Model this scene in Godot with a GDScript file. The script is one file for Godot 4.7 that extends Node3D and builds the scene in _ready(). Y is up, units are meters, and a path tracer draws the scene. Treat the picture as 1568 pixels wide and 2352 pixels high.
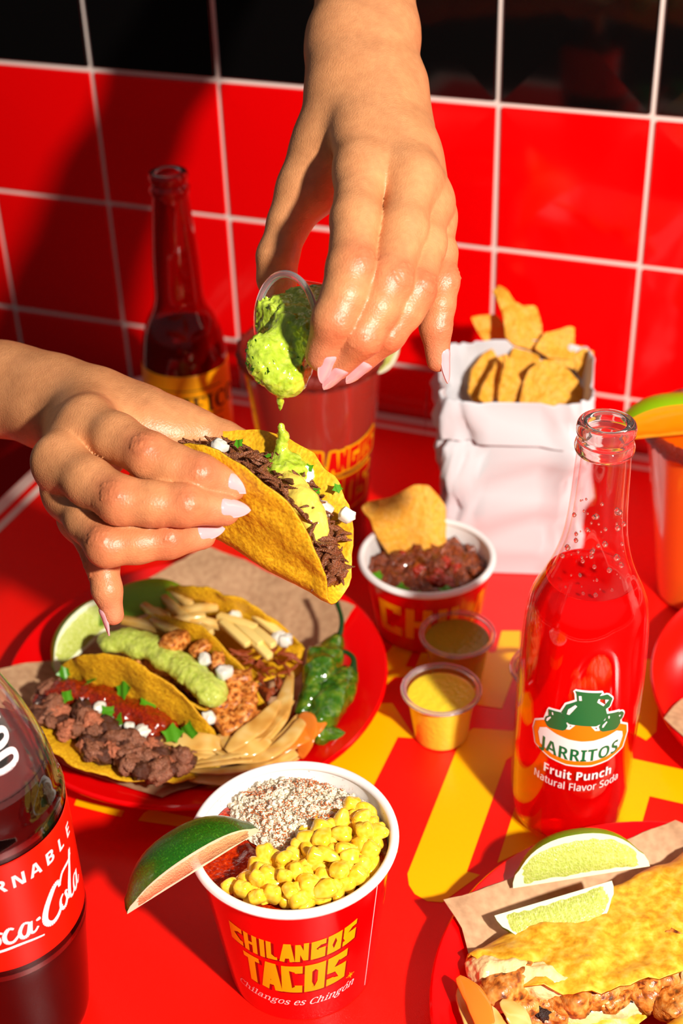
extends Node3D
# World: metres, y up, y = 0 is the table top, z = 0 is the tiled wall, x runs to the right along the wall.

var M := {}
var rng := RandomNumberGenerator.new()
var nz := FastNoiseLite.new()
var used := {}
var relief_grain: NoiseTexture2D
var relief_lump: NoiseTexture2D
var relief_skin: NoiseTexture2D

func _ready():
	rng.seed = 7
	nz.seed = 3
	nz.frequency = 1.0
	nz.fractal_octaves = 3
	setup_view()
	make_materials()
	build_room()
	build_table()
	build_plates()
	build_drinks()
	build_people()
	build_held_cup()
	build_held_taco()
	build_bag()
	build_salsa_cups()
	build_street_corn()
	build_taco_plate()
	build_quesadilla_plate()

func setup_view():
	var cam := Camera3D.new()
	cam.name = "camera"
	cam.fov = rad_to_deg(2.0 * atan(1176.0 / 3267.0))
	cam.near = 0.02
	cam.far = 20.0
	cam.position = Vector3(0.5497, 0.5386, 0.8996)
	cam.basis = Basis(Vector3.UP, deg_to_rad(22.1779)) * Basis(Vector3.RIGHT, deg_to_rad(-33.3617)) * Basis(Vector3.BACK, deg_to_rad(-2.1248))
	add_child(cam)
	cam.current = true
	var e := Environment.new()
	e.background_mode = Environment.BG_SKY
	var sky := Sky.new()
	var sm := ProceduralSkyMaterial.new()
	sm.sky_top_color = Color(0.62, 0.64, 0.68)
	sm.sky_horizon_color = Color(0.55, 0.54, 0.53)
	sm.ground_horizon_color = Color(0.36, 0.33, 0.31)
	sm.ground_bottom_color = Color(0.25, 0.23, 0.22)
	sm.sun_angle_max = 0.0
	sky.sky_material = sm
	e.sky = sky
	e.background_energy_multiplier = 0.27
	e.tonemap_mode = Environment.TONE_MAPPER_LINEAR
	e.tonemap_exposure = 1.0
	e.sdfgi_enabled = true
	e.ssao_enabled = true
	e.ssil_enabled = true
	var we := WorldEnvironment.new()
	we.name = "environment"
	we.environment = e
	var at := CameraAttributesPhysical.new()
	at.frustum_focal_length = 33.34
	at.frustum_focus_distance = 0.61
	at.exposure_aperture = 5.6
	at.frustum_near = 0.02
	at.frustum_far = 20.0
	we.camera_attributes = at
	add_child(we)
	var flash := OmniLight3D.new()
	flash.name = "flash"
	flash.position = Vector3(1.09, 0.83, 0.98)
	flash.light_color = Color(1.0, 0.965, 0.92)
	flash.light_energy = 2.55
	flash.light_size = 0.03
	flash.omni_range = 8.0
	flash.omni_attenuation = 2.0
	flash.shadow_enabled = true
	add_child(flash)

# ---------------------------------------------------------------- naming

func tag(o: Node, label: String, category: String, group := "", kind := ""):
	if label: o.set_meta("label", label)
	if category: o.set_meta("category", category)
	if group: o.set_meta("group", group)
	if kind: o.set_meta("kind", kind)
	return o

func fresh(called: String) -> String:
	if not used.has(called):
		used[called] = 0
		return called
	used[called] += 1
	return "%s_%03d" % [called, used[called]]

func thing(called: String, label: String, category: String, at := Vector3.ZERO, group := "", turn := 0.0) -> Node3D:
	var o := Node3D.new()
	o.name = fresh(called)
	add_child(o)
	o.position = at
	o.rotation.y = turn
	tag(o, label, category, group)
	return o

func part(called: String, mesh: Mesh, material: Material, parent: Node, at := Transform3D()) -> MeshInstance3D:
	var o := MeshInstance3D.new()
	o.name = fresh(called) if parent == self else numbered(parent, called)
	o.mesh = mesh
	o.material_override = material
	o.transform = at
	parent.add_child(o, true)
	return o

func numbered(parent: Node, called: String) -> String:
	var key := str(parent.get_instance_id()) + called
	if not used.has(key):
		used[key] = 0
		return called
	used[key] += 1
	return "%s_%03d" % [called, used[key]]

func solo(called: String, mesh: Mesh, material: Material, label: String, category: String, group := "", at := Transform3D()) -> MeshInstance3D:
	var o := part(called, mesh, material, self, at)
	tag(o, label, category, group)
	return o

# ---------------------------------------------------------------- materials

func mat(key: String, c: Color, rough: float, more := {}) -> StandardMaterial3D:
	var m := StandardMaterial3D.new()
	m.resource_name = key
	m.albedo_color = c
	m.roughness = rough
	m.metallic_specular = more.get("metallic_specular", 0.5)
	if more.has("refraction_scale"):
		m.refraction_enabled = true
		m.refraction_scale = more["refraction_scale"]
	if more.has("transparency"): m.transparency = more["transparency"]
	if more.has("backlight"):
		m.backlight_enabled = true
		m.backlight = more["backlight"]
	if more.has("clearcoat"):
		m.clearcoat_enabled = true
		m.clearcoat = more["clearcoat"]
		m.clearcoat_roughness = more.get("clearcoat_roughness", 0.1)
	if more.has("vertex_color_use_as_albedo"): m.vertex_color_use_as_albedo = true
	if more.has("subsurf_scatter_strength"):
		m.subsurf_scatter_enabled = true
		m.subsurf_scatter_strength = more["subsurf_scatter_strength"]
	M[key] = m
	return m

func noise_tex(freq: float, octaves: int, size: int, seed_: int, type := FastNoiseLite.TYPE_SIMPLEX_SMOOTH, ramp: Gradient = null) -> NoiseTexture2D:
	var n := FastNoiseLite.new()
	n.seed = seed_
	n.noise_type = type
	n.frequency = freq
	n.fractal_octaves = octaves
	var t := NoiseTexture2D.new()
	t.width = size
	t.height = size
	t.seamless = true
	t.noise = n
	if ramp: t.color_ramp = ramp
	return t

func ramp(cols: Array) -> Gradient:
	var g := Gradient.new()
	var off := PackedFloat32Array()
	var cc := PackedColorArray()
	for c in cols:
		off.append(c[0])
		cc.append(c[1])
	g.offsets = off
	g.colors = cc
	return g

func relief(m: StandardMaterial3D, tex: Texture2D, depth_cm: float, scale: float):
	m.heightmap_enabled = true
	m.heightmap_texture = tex
	m.heightmap_scale = depth_cm
	m.uv1_triplanar = true
	m.uv1_scale = Vector3.ONE * scale

func tinted(m: StandardMaterial3D, tex: Texture2D, scale: float):
	m.albedo_texture = tex
	m.uv1_triplanar = true
	m.uv1_scale = Vector3.ONE * scale

# ---------------------------------------------------------------- meshes

func build(V: PackedVector3Array, I: PackedInt32Array, UV := PackedVector2Array(), COL := PackedColorArray(), flat := false) -> ArrayMesh:
	if flat:
		var V2 := PackedVector3Array()
		var C2 := PackedColorArray()
		var I2 := PackedInt32Array()
		for k in I.size():
			V2.append(V[I[k]])
			I2.append(k)
			if COL.size(): C2.append(COL[I[k]])
		V = V2
		I = I2
		COL = C2
		UV = PackedVector2Array()
	var N := PackedVector3Array()
	N.resize(V.size())
	for k in range(0, I.size(), 3):
		var a := V[I[k]]
		var n := (V[I[k + 2]] - a).cross(V[I[k + 1]] - a)
		N[I[k]] += n
		N[I[k + 1]] += n
		N[I[k + 2]] += n
	for k in N.size():
		N[k] = N[k].normalized() if N[k].length_squared() > 1e-30 else Vector3.UP
	var arr := []
	arr.resize(Mesh.ARRAY_MAX)
	arr[Mesh.ARRAY_VERTEX] = V
	arr[Mesh.ARRAY_NORMAL] = N
	arr[Mesh.ARRAY_INDEX] = I
	if UV.size() == V.size(): arr[Mesh.ARRAY_TEX_UV] = UV
	if COL.size() == V.size(): arr[Mesh.ARRAY_COLOR] = COL
	var m := ArrayMesh.new()
	m.add_surface_from_arrays(Mesh.PRIMITIVE_TRIANGLES, arr)
	return m

# rows x cols grid of points; wrap joins the last column to the first (seam columns are shared)
func sheet(P: PackedVector3Array, rows: int, cols: int, wrap := false, flip := false, caps := false) -> ArrayMesh:
	var I := PackedInt32Array()
	var V := P.duplicate()
	sheet_index(I, 0, rows, cols, wrap, flip)
	if caps:
		for e in 2:
			var r := 0 if e == 0 else rows - 1
			var c := Vector3.ZERO
			for k in cols: c += P[r * cols + k]
			V.append(c / cols)
			var at := V.size() - 1
			for k in cols:
				var a := r * cols + k
				var b := r * cols + (k + 1) % cols
				if (e == 0) == flip: I.append_array([at, a, b])
				else: I.append_array([at, b, a])
	return build(V, I)

func sheet_index(I: PackedInt32Array, base: int, rows: int, cols: int, wrap: bool, flip: bool):
	for r in rows - 1:
		for c in (cols if wrap else cols - 1):
			var a := base + r * cols + c
			var b := base + r * cols + (c + 1) % cols
			var d := a + cols
			var e := b + cols
			if flip: I.append_array([a, d, b, b, d, e])
			else: I.append_array([a, b, d, b, e, d])

# profile of (radius, height) turned about y; closed profiles give a shell. Outside first: profile runs up the outside.
func lathe(prof: Array, seg := 56, crease := true) -> ArrayMesh:
	var V := PackedVector3Array()
	var I := PackedInt32Array()
	var pts: Array = []
	for k in prof.size():
		var sharp := false
		if crease and k > 0 and k < prof.size() - 1:
			var d1: Vector2 = (prof[k] - prof[k - 1]).normalized()
			var d2: Vector2 = (prof[k + 1] - prof[k]).normalized()
			sharp = d1.dot(d2) < 0.4
		pts.append([prof[k], sharp])
	var row := -1
	for k in pts.size():
		for twice in (2 if pts[k][1] else 1):
			row += 1
			for s in seg:
				var a := TAU * s / seg
				V.append(Vector3(cos(a) * pts[k][0].x, pts[k][0].y, sin(a) * pts[k][0].x))
			if row > 0 and twice == 0:
				sheet_index(I, (row - 1) * seg, 2, seg, true, false)
	return build(V, I)

func curve(pts: Array, n := 8) -> Array:
	# Catmull-Rom through the points
	var out: Array = []
	for i in pts.size() - 1:
		var p0 = pts[maxi(i - 1, 0)]
		var p1 = pts[i]
		var p2 = pts[i + 1]
		var p3 = pts[mini(i + 2, pts.size() - 1)]
		for k in n:
			var t := float(k) / n
			out.append(0.5 * ((2.0 * p1) + (p2 - p0) * t + (2.0 * p0 - 5.0 * p1 + 4.0 * p2 - p3) * t * t + (3.0 * p1 - 3.0 * p2 + p3 - p0) * t * t * t))
	out.append(pts[-1])
	return out

# swept section: path of Vector3, sizes of Vector2 (half width along side, half thickness along up)
func sweep(path: Array, sizes: Array, up := Vector3.UP, seg := 10, square := 1.0, twist := 0.0) -> ArrayMesh:
	var P := PackedVector3Array()
	var n := path.size()
	for i in n:
		var t: Vector3 = (path[mini(i + 1, n - 1)] - path[maxi(i - 1, 0)]).normalized()
		var side := t.cross(up)
		if side.length() < 0.01: side = t.cross(Vector3(0.3, 0.2, 0.9))
		side = side.normalized()
		var u := side.cross(t).normalized()
		if twist != 0.0:
			var q := Basis(t, twist * i / float(n))
			side = q * side
			u = q * u
		var f := float(i) / maxf(1.0, n - 1.0) * (sizes.size() - 1)
		var s: Vector2 = sizes[int(f)].lerp(sizes[mini(int(f) + 1, sizes.size() - 1)], f - int(f))
		for k in seg:
			var a := TAU * k / seg
			var c := Vector2(signf(cos(a)) * pow(absf(cos(a)), square), signf(sin(a)) * pow(absf(sin(a)), square))
			P.append(path[i] + side * c.x * s.x + u * c.y * s.y)
	return sheet(P, n, seg, true, false, true)

# lumpy closed body
func blob(size: Vector3, seed_: int, amp := 0.25, freq := 1.6, rows := 9, cols := 12, boxy := 1.0) -> ArrayMesh:
	var P := PackedVector3Array()
	var off := Vector3(seed_ * 7.31, seed_ * 3.17, seed_ * 1.93)
	for r in rows:
		var th := PI * (r + 0.02) / (rows - 0.96)
		for c in cols:
			var ph := TAU * c / cols
			var d := Vector3(sin(th) * cos(ph), cos(th), sin(th) * sin(ph))
			var q := d
			if boxy != 1.0:
				q = Vector3(signf(d.x) * pow(absf(d.x), boxy), signf(d.y) * pow(absf(d.y), boxy), signf(d.z) * pow(absf(d.z), boxy))
			var k := 1.0 + amp * nz.get_noise_3dv(d * freq + off) * 2.0
			P.append(q * size * k)
	return sheet(P, rows, cols, true, true, true)

# slab from a flat outline in the x-z plane, bent by a function of (x, z) -> y, with thickness
func slab(outline: PackedVector2Array, thick: float, bend: Callable, step := 0.006) -> ArrayMesh:
	var tri := Geometry2D.triangulate_polygon(outline)
	var T: Array = []
	for k in range(0, tri.size(), 3):
		T.append([outline[tri[k]], outline[tri[k + 1]], outline[tri[k + 2]]])
	T = split(T, step)
	var V := PackedVector3Array()
	var I := PackedInt32Array()
	var seen := {}
	for side in 2:
		seen.clear()
		for t in T:
			var ids := []
			for p in t:
				var key := Vector2i((p * 1e6).round())
				if not seen.has(key):
					seen[key] = V.size()
					V.append(bend.call(p) + Vector3(0, (0.5 - side) * thick, 0))
				ids.append(seen[key])
			var cross: float = (t[1] - t[0]).cross(t[2] - t[0])
			if (cross > 0.0) != (side == 1): I.append_array([ids[0], ids[1], ids[2]])
			else: I.append_array([ids[0], ids[2], ids[1]])
	# edge
	var n := outline.size()
	var area := 0.0
	for k in n: area += outline[k].cross(outline[(k + 1) % n])
	for k in n:
		var a := outline[k]
		var b := outline[(k + 1) % n]
		var m := maxi(1, ceili((b - a).length() / step))
		for j in m:
			var p := a.lerp(b, float(j) / m)
			var q := a.lerp(b, float(j + 1) / m)
			var at := V.size()
			for pt in [p, q]:
				var w: Vector3 = bend.call(pt)
				V.append(w + Vector3(0, 0.5 * thick, 0))
				V.append(w - Vector3(0, 0.5 * thick, 0))
			if area > 0: I.append_array([at, at + 1, at + 2, at + 2, at + 1, at + 3])
			else: I.append_array([at, at + 2, at + 1, at + 2, at + 3, at + 1])
	return build(V, I)

func split(T: Array, step: float) -> Array:
	# longest-edge bisection until every edge is short; neighbours split alike
	var out: Array = []
	var work := T.duplicate()
	while work.size():
		var t: Array = work.pop_back()
		var l0: float = t[0].distance_squared_to(t[1])
		var l1: float = t[1].distance_squared_to(t[2])
		var l2: float = t[2].distance_squared_to(t[0])
		var m := maxf(l0, maxf(l1, l2))
		if m <= step * step:
			out.append(t)
		elif m == l0:
			var h: Vector2 = (t[0] + t[1]) * 0.5
			work.append([t[0], h, t[2]])
			work.append([h, t[1], t[2]])
		elif m == l1:
			var h: Vector2 = (t[1] + t[2]) * 0.5
			work.append([t[1], h, t[0]])
			work.append([h, t[2], t[0]])
		else:
			var h: Vector2 = (t[2] + t[0]) * 0.5
			work.append([t[2], h, t[1]])
			work.append([h, t[0], t[1]])
	return out

# ---------------------------------------------------------------- flat print

# polygons (2D, metres) laid on a surface: put(Vector2) -> Vector3 on the surface, already lifted
func print_mesh(polys: Array, put: Callable, step := 0.002) -> ArrayMesh:
	var T: Array = []
	for poly in polys:
		var tri := Geometry2D.triangulate_polygon(poly)
		for k in range(0, tri.size(), 3):
			T.append([poly[tri[k]], poly[tri[k + 1]], poly[tri[k + 2]]])
	return print_triangles(T, put, step)

func print_triangles(T: Array, put: Callable, step: float) -> ArrayMesh:
	T = split(T, step)
	var V := PackedVector3Array()
	var I := PackedInt32Array()
	for t in T:
		var cross: float = (t[1] - t[0]).cross(t[2] - t[0])
		var at := V.size()
		for p in t: V.append(put.call(p))
		if cross > 0: I.append_array([at, at + 2, at + 1])
		else: I.append_array([at, at + 1, at + 2])
	return build(V, I)

func stroke(line: PackedVector2Array, w: float, round_ := false) -> Array:
	var out: Array = []
	for poly in Geometry2D.offset_polyline(line, w * 0.5, Geometry2D.JOIN_ROUND if round_ else Geometry2D.JOIN_MITER, Geometry2D.END_ROUND if round_ else Geometry2D.END_BUTT):
		if not Geometry2D.is_polygon_clockwise(poly): out.append(poly)
	return out

# block letters on a unit cell 1 high; each a list of strokes
const BLOCK := {
	"C": [[0.62, 0.72, 0.62, 0.9, 0.1, 0.9, 0.1, 0.1, 0.62, 0.1, 0.62, 0.28]],
	"H": [[0.1, 0.0, 0.1, 1.0], [0.58, 0.0, 0.58, 1.0], [0.1, 0.5, 0.58, 0.5]],
	"I": [[0.1, 0.0, 0.1, 1.0]],
	"L": [[0.1, 1.0, 0.1, 0.1, 0.55, 0.1]],
	"A": [[0.06, 0.0, 0.27, 0.92, 0.41, 0.92, 0.62, 0.0], [0.15, 0.27, 0.54, 0.27]],
	"N": [[0.1, 0.0, 0.1, 0.95], [0.12, 0.9, 0.52, 0.1], [0.54, 0.05, 0.54, 1.0]],
	"G": [[0.62, 0.72, 0.62, 0.9, 0.1, 0.9, 0.1, 0.1, 0.62, 0.1, 0.62, 0.48, 0.36, 0.48]],
	"O": [[0.4, 0.9, 0.1, 0.9, 0.1, 0.1, 0.4, 0.1], [0.32, 0.1, 0.62, 0.1, 0.62, 0.9, 0.32, 0.9]],
	"S": [[0.62, 0.74, 0.62, 0.9, 0.1, 0.9, 0.1, 0.52, 0.62, 0.48, 0.62, 0.1, 0.1, 0.1, 0.1, 0.26]],
	"T": [[0.0, 0.9, 0.66, 0.9], [0.33, 0.9, 0.33, 0.0]],
	"P": [[0.1, 0.0, 0.1, 0.9, 0.6, 0.9, 0.6, 0.42, 0.1, 0.42]],
	"F": [[0.1, 0.0, 0.1, 0.9, 0.6, 0.9], [0.1, 0.48, 0.5, 0.48]],
}
const WIDE := {"I": 0.36, "L": 0.74, "A": 0.8, "N": 0.84, "T": 0.78}

func block_text(word: String, height: float, width: float, w := 0.2, slant := 0.12) -> Array:
	var total := 0.0
	for ch in word: total += WIDE.get(ch, 0.9)
	var out: Array = []
	var x := 0.0
	var sx := width / total
	for ch in word:
		for line in BLOCK[ch]:
			var pl := PackedVector2Array()
			for k in range(0, line.size(), 2):
				pl.append(Vector2((x + line[k] + slant * line[k + 1]) * sx, line[k + 1] * height))
			# the stroke is as wide as the mean scale
			out.append_array(stroke(pl, w * minf(sx, height) if absf(sx - height) < 0.0001 else w * (sx + height) * 0.5))
		x += WIDE.get(ch, 0.9)
	for poly in out:
		for k in poly.size(): poly[k] = poly[k] - Vector2(width * 0.5, 0)
	return out

func swell(polys: Array, by: float) -> Array:
	var out: Array = []
	for p in polys:
		var grown := Geometry2D.offset_polygon(p, by, Geometry2D.JOIN_ROUND)
		var big: PackedVector2Array = grown[0]
		for q in grown:
			if area_of(q) > area_of(big): big = q
		out.append(big)
	return out

func area_of(q: PackedVector2Array) -> float:
	var a := 0.0
	for k in q.size(): a += q[k].cross(q[(k + 1) % q.size()])
	return absf(a)

func font_triangles(text: String, height: float, font_name := "Droid Sans", bold := false, slant := 0.0, spread := 1.0) -> Array:
	var f := SystemFont.new()
	f.font_names = PackedStringArray([font_name])
	f.font_weight = 700 if bold else 400
	var tm := TextMesh.new()
	tm.font = f
	tm.text = text
	tm.font_size = 64
	tm.pixel_size = height / 46.0
	tm.depth = 0.0
	tm.curve_step = 1.5
	var T: Array = []
	for s in tm.get_surface_count():
		var a := tm.surface_get_arrays(s)
		var v: PackedVector3Array = a[Mesh.ARRAY_VERTEX]
		var n: PackedVector3Array = a[Mesh.ARRAY_NORMAL]
		var ix = a[Mesh.ARRAY_INDEX]
		var count: int = ix.size() if ix != null and ix.size() else v.size()
		for k in range(0, count, 3):
			var t: Array = []
			var ok := true
			for j in 3:
				var q: int = ix[k + j] if ix != null and ix.size() else k + j
				if n[q].z < 0.5: ok = false
				t.append(Vector2((v[q].x + slant * v[q].y) * spread, v[q].y))
			if ok: T.append(t)
	return T

# on a cone or cylinder about y: (arc length at mid radius, height) -> point; turn = direction it faces
func on_round(r0: float, y0: float, r1: float, y1: float, turn: float, lift := 0.00025) -> Callable:
	return func(p: Vector2) -> Vector3:
		var f := (p.y - y0) / (y1 - y0)
		var r := lerpf(r0, r1, f) + lift
		var a := p.x / maxf(0.001, (r0 + r1) * 0.5)
		# faces +z at turn 0; x to the right of the reader
		return Vector3(sin(a + turn) * r, p.y, cos(a + turn) * r)

func moved(polys: Array, by: Vector2) -> Array:
	var out: Array = []
	for p in polys:
		var q := PackedVector2Array()
		for v in p: q.append(v + by)
		out.append(q)
	return out

func warped(polys: Array, fn: Callable, step := 0.0) -> Array:
	var out: Array = []
	for p in polys:
		var q := PackedVector2Array()
		for k in p.size():
			var a: Vector2 = p[k]
			var b: Vector2 = p[(k + 1) % p.size()]
			var n := maxi(1, ceili(a.distance_to(b) / step)) if step > 0.0 else 1
			for j in n: q.append(fn.call(a.lerp(b, float(j) / n)))
		out.append(q)
	return out

# ---------------------------------------------------------------- fields

func cone_d(p: Vector3, a: Vector3, b: Vector3, ra: float, rb: float) -> float:
	var ab := b - a
	var t := clampf((p - a).dot(ab) / maxf(ab.length_squared(), 1e-12), 0.0, 1.0)
	return p.distance_to(a + ab * t) - lerpf(ra, rb, t)

func smin(a: float, b: float, k: float) -> float:
	var h := maxf(k - absf(a - b), 0.0) / k
	return minf(a, b) - h * h * k * 0.25

# surface nets of field(p) over a box; only blocks where the field at the block's middle is near zero are filled
func net(field: Callable, lo: Vector3, hi: Vector3, cell: float, slope := 1.0, tint = null, prep = null) -> ArrayMesh:
	var B := 8
	var nb := Vector3i(((hi - lo) / (cell * B)).ceil())
	var n := nb * B + Vector3i.ONE
	var F := PackedFloat32Array()
	F.resize(n.x * n.y * n.z)
	F.fill(1.0)
	var sx := 1
	var sy := n.x
	var sz := n.x * n.y
	var live: Array[Vector3i] = []
	var reach := B * cell * 0.87 * slope + cell
	for bz in nb.z:
		for by in nb.y:
			for bx in nb.x:
				var c := lo + (Vector3(bx, by, bz) + Vector3.ONE * 0.5) * B * cell
				if prep != null: prep.call(c, B * cell * 0.87)
				var d: float = field.call(c)
				if absf(d) < reach:
					live.append(Vector3i(bx, by, bz))
				elif d < 0.0:
					for z in range(bz * B, bz * B + B + 1):
						for y in range(by * B, by * B + B + 1):
							for x in range(bx * B, bx * B + B + 1):
								if F[x + y * sy + z * sz] == 1.0: F[x + y * sy + z * sz] = -1.0
	for b in live:
		if prep != null: prep.call(lo + (Vector3(b) + Vector3.ONE * 0.5) * B * cell, B * cell * 0.87)
		for z in range(b.z * B, b.z * B + B + 1):
			for y in range(b.y * B, b.y * B + B + 1):
				for x in range(b.x * B, b.x * B + B + 1):
					var at := x + y * sy + z * sz
					if absf(F[at]) == 1.0: F[at] = field.call(lo + Vector3(x, y, z) * cell)
	var ids := {}
	var V := PackedVector3Array()
	var I := PackedInt32Array()
	var corner := [0, sx, sy, sx + sy, sz, sz + sx, sz + sy, sz + sx + sy]
	var cpos := [Vector3(0, 0, 0), Vector3(1, 0, 0), Vector3(0, 1, 0), Vector3(1, 1, 0), Vector3(0, 0, 1), Vector3(1, 0, 1), Vector3(0, 1, 1), Vector3(1, 1, 1)]
	var edges := [[0, 1], [2, 3], [4, 5], [6, 7], [0, 2], [1, 3], [4, 6], [5, 7], [0, 4], [1, 5], [2, 6], [3, 7]]
	for b in live:
		for z in range(b.z * B, b.z * B + B):
			for y in range(b.y * B, b.y * B + B):
				for x in range(b.x * B, b.x * B + B):
					var at := x + y * sy + z * sz
					var inside := 0
					for k in 8:
						if F[at + corner[k]] < 0.0: inside += 1
					if inside == 0 or inside == 8: continue
					var s := Vector3.ZERO
					var m := 0
					for e in edges:
						var fa := F[at + corner[e[0]]]
						var fb := F[at + corner[e[1]]]
						if (fa < 0.0) != (fb < 0.0):
							s += cpos[e[0]].lerp(cpos[e[1]], fa / (fa - fb))
							m += 1
					ids[at] = V.size()
					V.append(lo + (Vector3(x, y, z) + s / m) * cell)
	for at in ids:
		var f0: float = F[at]
		for ax in 3:
			var d: int = [sx, sy, sz][ax]
			var u: int = [sy, sz, sx][ax]
			var w: int = [sz, sx, sy][ax]
			if at + d >= F.size(): continue
			var f1: float = F[at + d]
			if (f0 < 0.0) == (f1 < 0.0): continue
			if not (ids.has(at - u) and ids.has(at - w) and ids.has(at - u - w)): continue
			var a: int = ids[at]
			var b2: int = ids[at - u]
			var c2: int = ids[at - u - w]
			var d2: int = ids[at - w]
			if f0 < 0.0: I.append_array([a, c2, b2, a, d2, c2])
			else: I.append_array([a, b2, c2, a, c2, d2])
	var C := PackedColorArray()
	if tint != null:
		for v in V: C.append(tint.call(v))
	var mesh := build(V, I, PackedVector2Array(), C)
	return mesh

# ---------------------------------------------------------------- materials of the scene

func make_materials():
	relief_grain = noise_tex(0.09, 4, 256, 11)
	relief_lump = noise_tex(0.03, 4, 256, 12)
	relief_skin = noise_tex(0.14, 3, 256, 13, FastNoiseLite.TYPE_CELLULAR)
	mat("grout", Color(0.93, 0.88, 0.84), 0.85)
	mat("red_tile", Color(0.97, 0.004, 0.015), 0.1, {"metallic_specular": 0.55})
	mat("black_tile", Color(0.035, 0.03, 0.03), 0.06)
	mat("table_red", Color(0.98, 0.075, 0.03), 0.28, {"metallic_specular": 0.5})
	relief(M.table_red, relief_grain, 0.008, 60.0)
	mat("table_yellow", Color(1.0, 0.74, 0.0), 0.3)
	mat("table_white", Color(0.95, 0.86, 0.8), 0.4)
	mat("floor_tile", Color(0.12, 0.1, 0.1), 0.5)
	mat("plate_red", Color(0.93, 0.008, 0.02), 0.16)
	var kraft := ramp([[0.0, Color(0.66, 0.5, 0.36)], [0.5, Color(0.76, 0.6, 0.45)], [1.0, Color(0.83, 0.68, 0.52)]])
	mat("kraft", Color(1, 1, 1), 0.6)
	tinted(M.kraft, noise_tex(0.05, 5, 256, 21, FastNoiseLite.TYPE_SIMPLEX_SMOOTH, kraft), 12.0)
	mat("white_paper", Color(0.85, 0.845, 0.86), 0.7, {"backlight_enabled": true, "backlight": Color(0.18, 0.17, 0.17)})
	mat("white_card", Color(0.96, 0.95, 0.94), 0.45)
	mat("card_red", Color(0.9, 0.01, 0.02), 0.18, {"clearcoat_enabled": true, "clearcoat": 0.5, "clearcoat_roughness": 0.12})
	mat("ink_yellow", Color(1.0, 0.72, 0.02), 0.3)
	mat("ink_shade", Color(0.55, 0.0, 0.02), 0.35)
	mat("ink_white", Color(0.97, 0.96, 0.97), 0.35)
	mat("ink_pale_red", Color(0.87, 0.13, 0.17), 0.6)
	mat("ink_red", Color(0.85, 0.03, 0.02), 0.35)
	mat("ink_green", Color(0.03, 0.42, 0.22), 0.35)
	mat("ink_orange", Color(1.0, 0.5, 0.02), 0.35)
	mat("ink_dark", Color(0.05, 0.04, 0.08), 0.35)
	# glass and drinks
	mat("clear_glass", Color(0.98, 0.97, 0.96, 0.02), 0.02, {"refraction_enabled": true, "refraction_scale": 0.05})
	mat("pane", Color(1, 1, 1, 0.0), 0.02, {"transparency": BaseMaterial3D.TRANSPARENCY_ALPHA})
	mat("amber_pane", Color(0.6, 0.02, 0.0, 0.2), 0.03, {"transparency": BaseMaterial3D.TRANSPARENCY_ALPHA})
	mat("punch", Color(0.97, 0.02, 0.02, 0.45), 0.03, {"refraction_enabled": true, "refraction_scale": 0.033})
	mat("amber_glass", Color(0.8, 0.03, 0.015, 0.12), 0.03, {"refraction_enabled": true, "refraction_scale": 0.05})
	mat("beer", Color(0.7, 0.035, 0.01, 0.35), 0.05, {"refraction_enabled": true, "refraction_scale": 0.033})
	mat("cola", Color(0.05, 0.012, 0.01), 0.1, {"metallic_specular": 0.15})
	mat("steak_dark", Color(0.62, 0.55, 0.5), 0.35)
	mat("steak_pale", Color(1.0, 0.9, 0.8), 0.4)
	mat("thin_plastic", Color(1, 1, 1, 0.012), 0.06, {"transparency": BaseMaterial3D.TRANSPARENCY_ALPHA})
	mat("rim_plastic", Color(0.98, 0.95, 0.97, 0.14), 0.04, {"refraction_enabled": true, "refraction_scale": 0.05})
	mat("red_drink", Color(0.64, 0.13, 0.04), 0.2)
	mat("orange_drink", Color(1.0, 0.42, 0.0), 0.2)
	mat("label_yellow", Color(1.0, 0.68, 0.02), 0.35)
	mat("label_red", Color(0.98, 0.1, 0.02), 0.25)
	mat("chili_rim", Color(0.5, 0.1, 0.03), 0.5)
	relief(M.chili_rim, relief_lump, 0.1, 60.0)
	# people
	mat("skin", Color(1, 1, 1), 0.42, {"vertex_color_use_as_albedo": true, "subsurf_scatter_enabled": true, "subsurf_scatter_strength": 0.04, "metallic_specular": 0.5})
	relief(M.skin, relief_skin, 0.02, 34.0)
	mat("nail", Color(0.93, 0.68, 0.70), 0.12, {"clearcoat_enabled": true, "clearcoat": 1.0, "clearcoat_roughness": 0.03})
	# food
	var corn := ramp([[0.0, Color(0.68, 0.46, 0.02)], [0.35, Color(0.87, 0.64, 0.04)], [0.6, Color(0.93, 0.72, 0.08)], [1.0, Color(0.95, 0.83, 0.22)]])
	mat("tortilla", Color(1, 1, 1), 0.6, {"vertex_color_use_as_albedo": true})
	tinted(M.tortilla, noise_tex(0.045, 5, 512, 22, FastNoiseLite.TYPE_SIMPLEX_SMOOTH, corn), 14.0)
	relief(M.tortilla, relief_lump, 0.05, 22.0)
	var soft := ramp([[0.0, Color(0.72, 0.45, 0.06)], [0.3, Color(0.88, 0.62, 0.1)], [0.55, Color(0.95, 0.74, 0.2)], [1.0, Color(1.0, 0.86, 0.42)]])
	mat("soft_tortilla", Color(1, 1, 1), 0.4, {"vertex_color_use_as_albedo": true})
	tinted(M.soft_tortilla, noise_tex(0.022, 6, 512, 23, FastNoiseLite.TYPE_SIMPLEX_SMOOTH, soft), 9.0)
	relief(M.soft_tortilla, relief_lump, 0.05, 14.0)
	var chipc := ramp([[0.0, Color(0.8, 0.48, 0.07)], [0.45, Color(0.94, 0.66, 0.16)], [1.0, Color(1.0, 0.8, 0.34)]])
	mat("chip", Color(1, 1, 1), 0.6)
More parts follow.
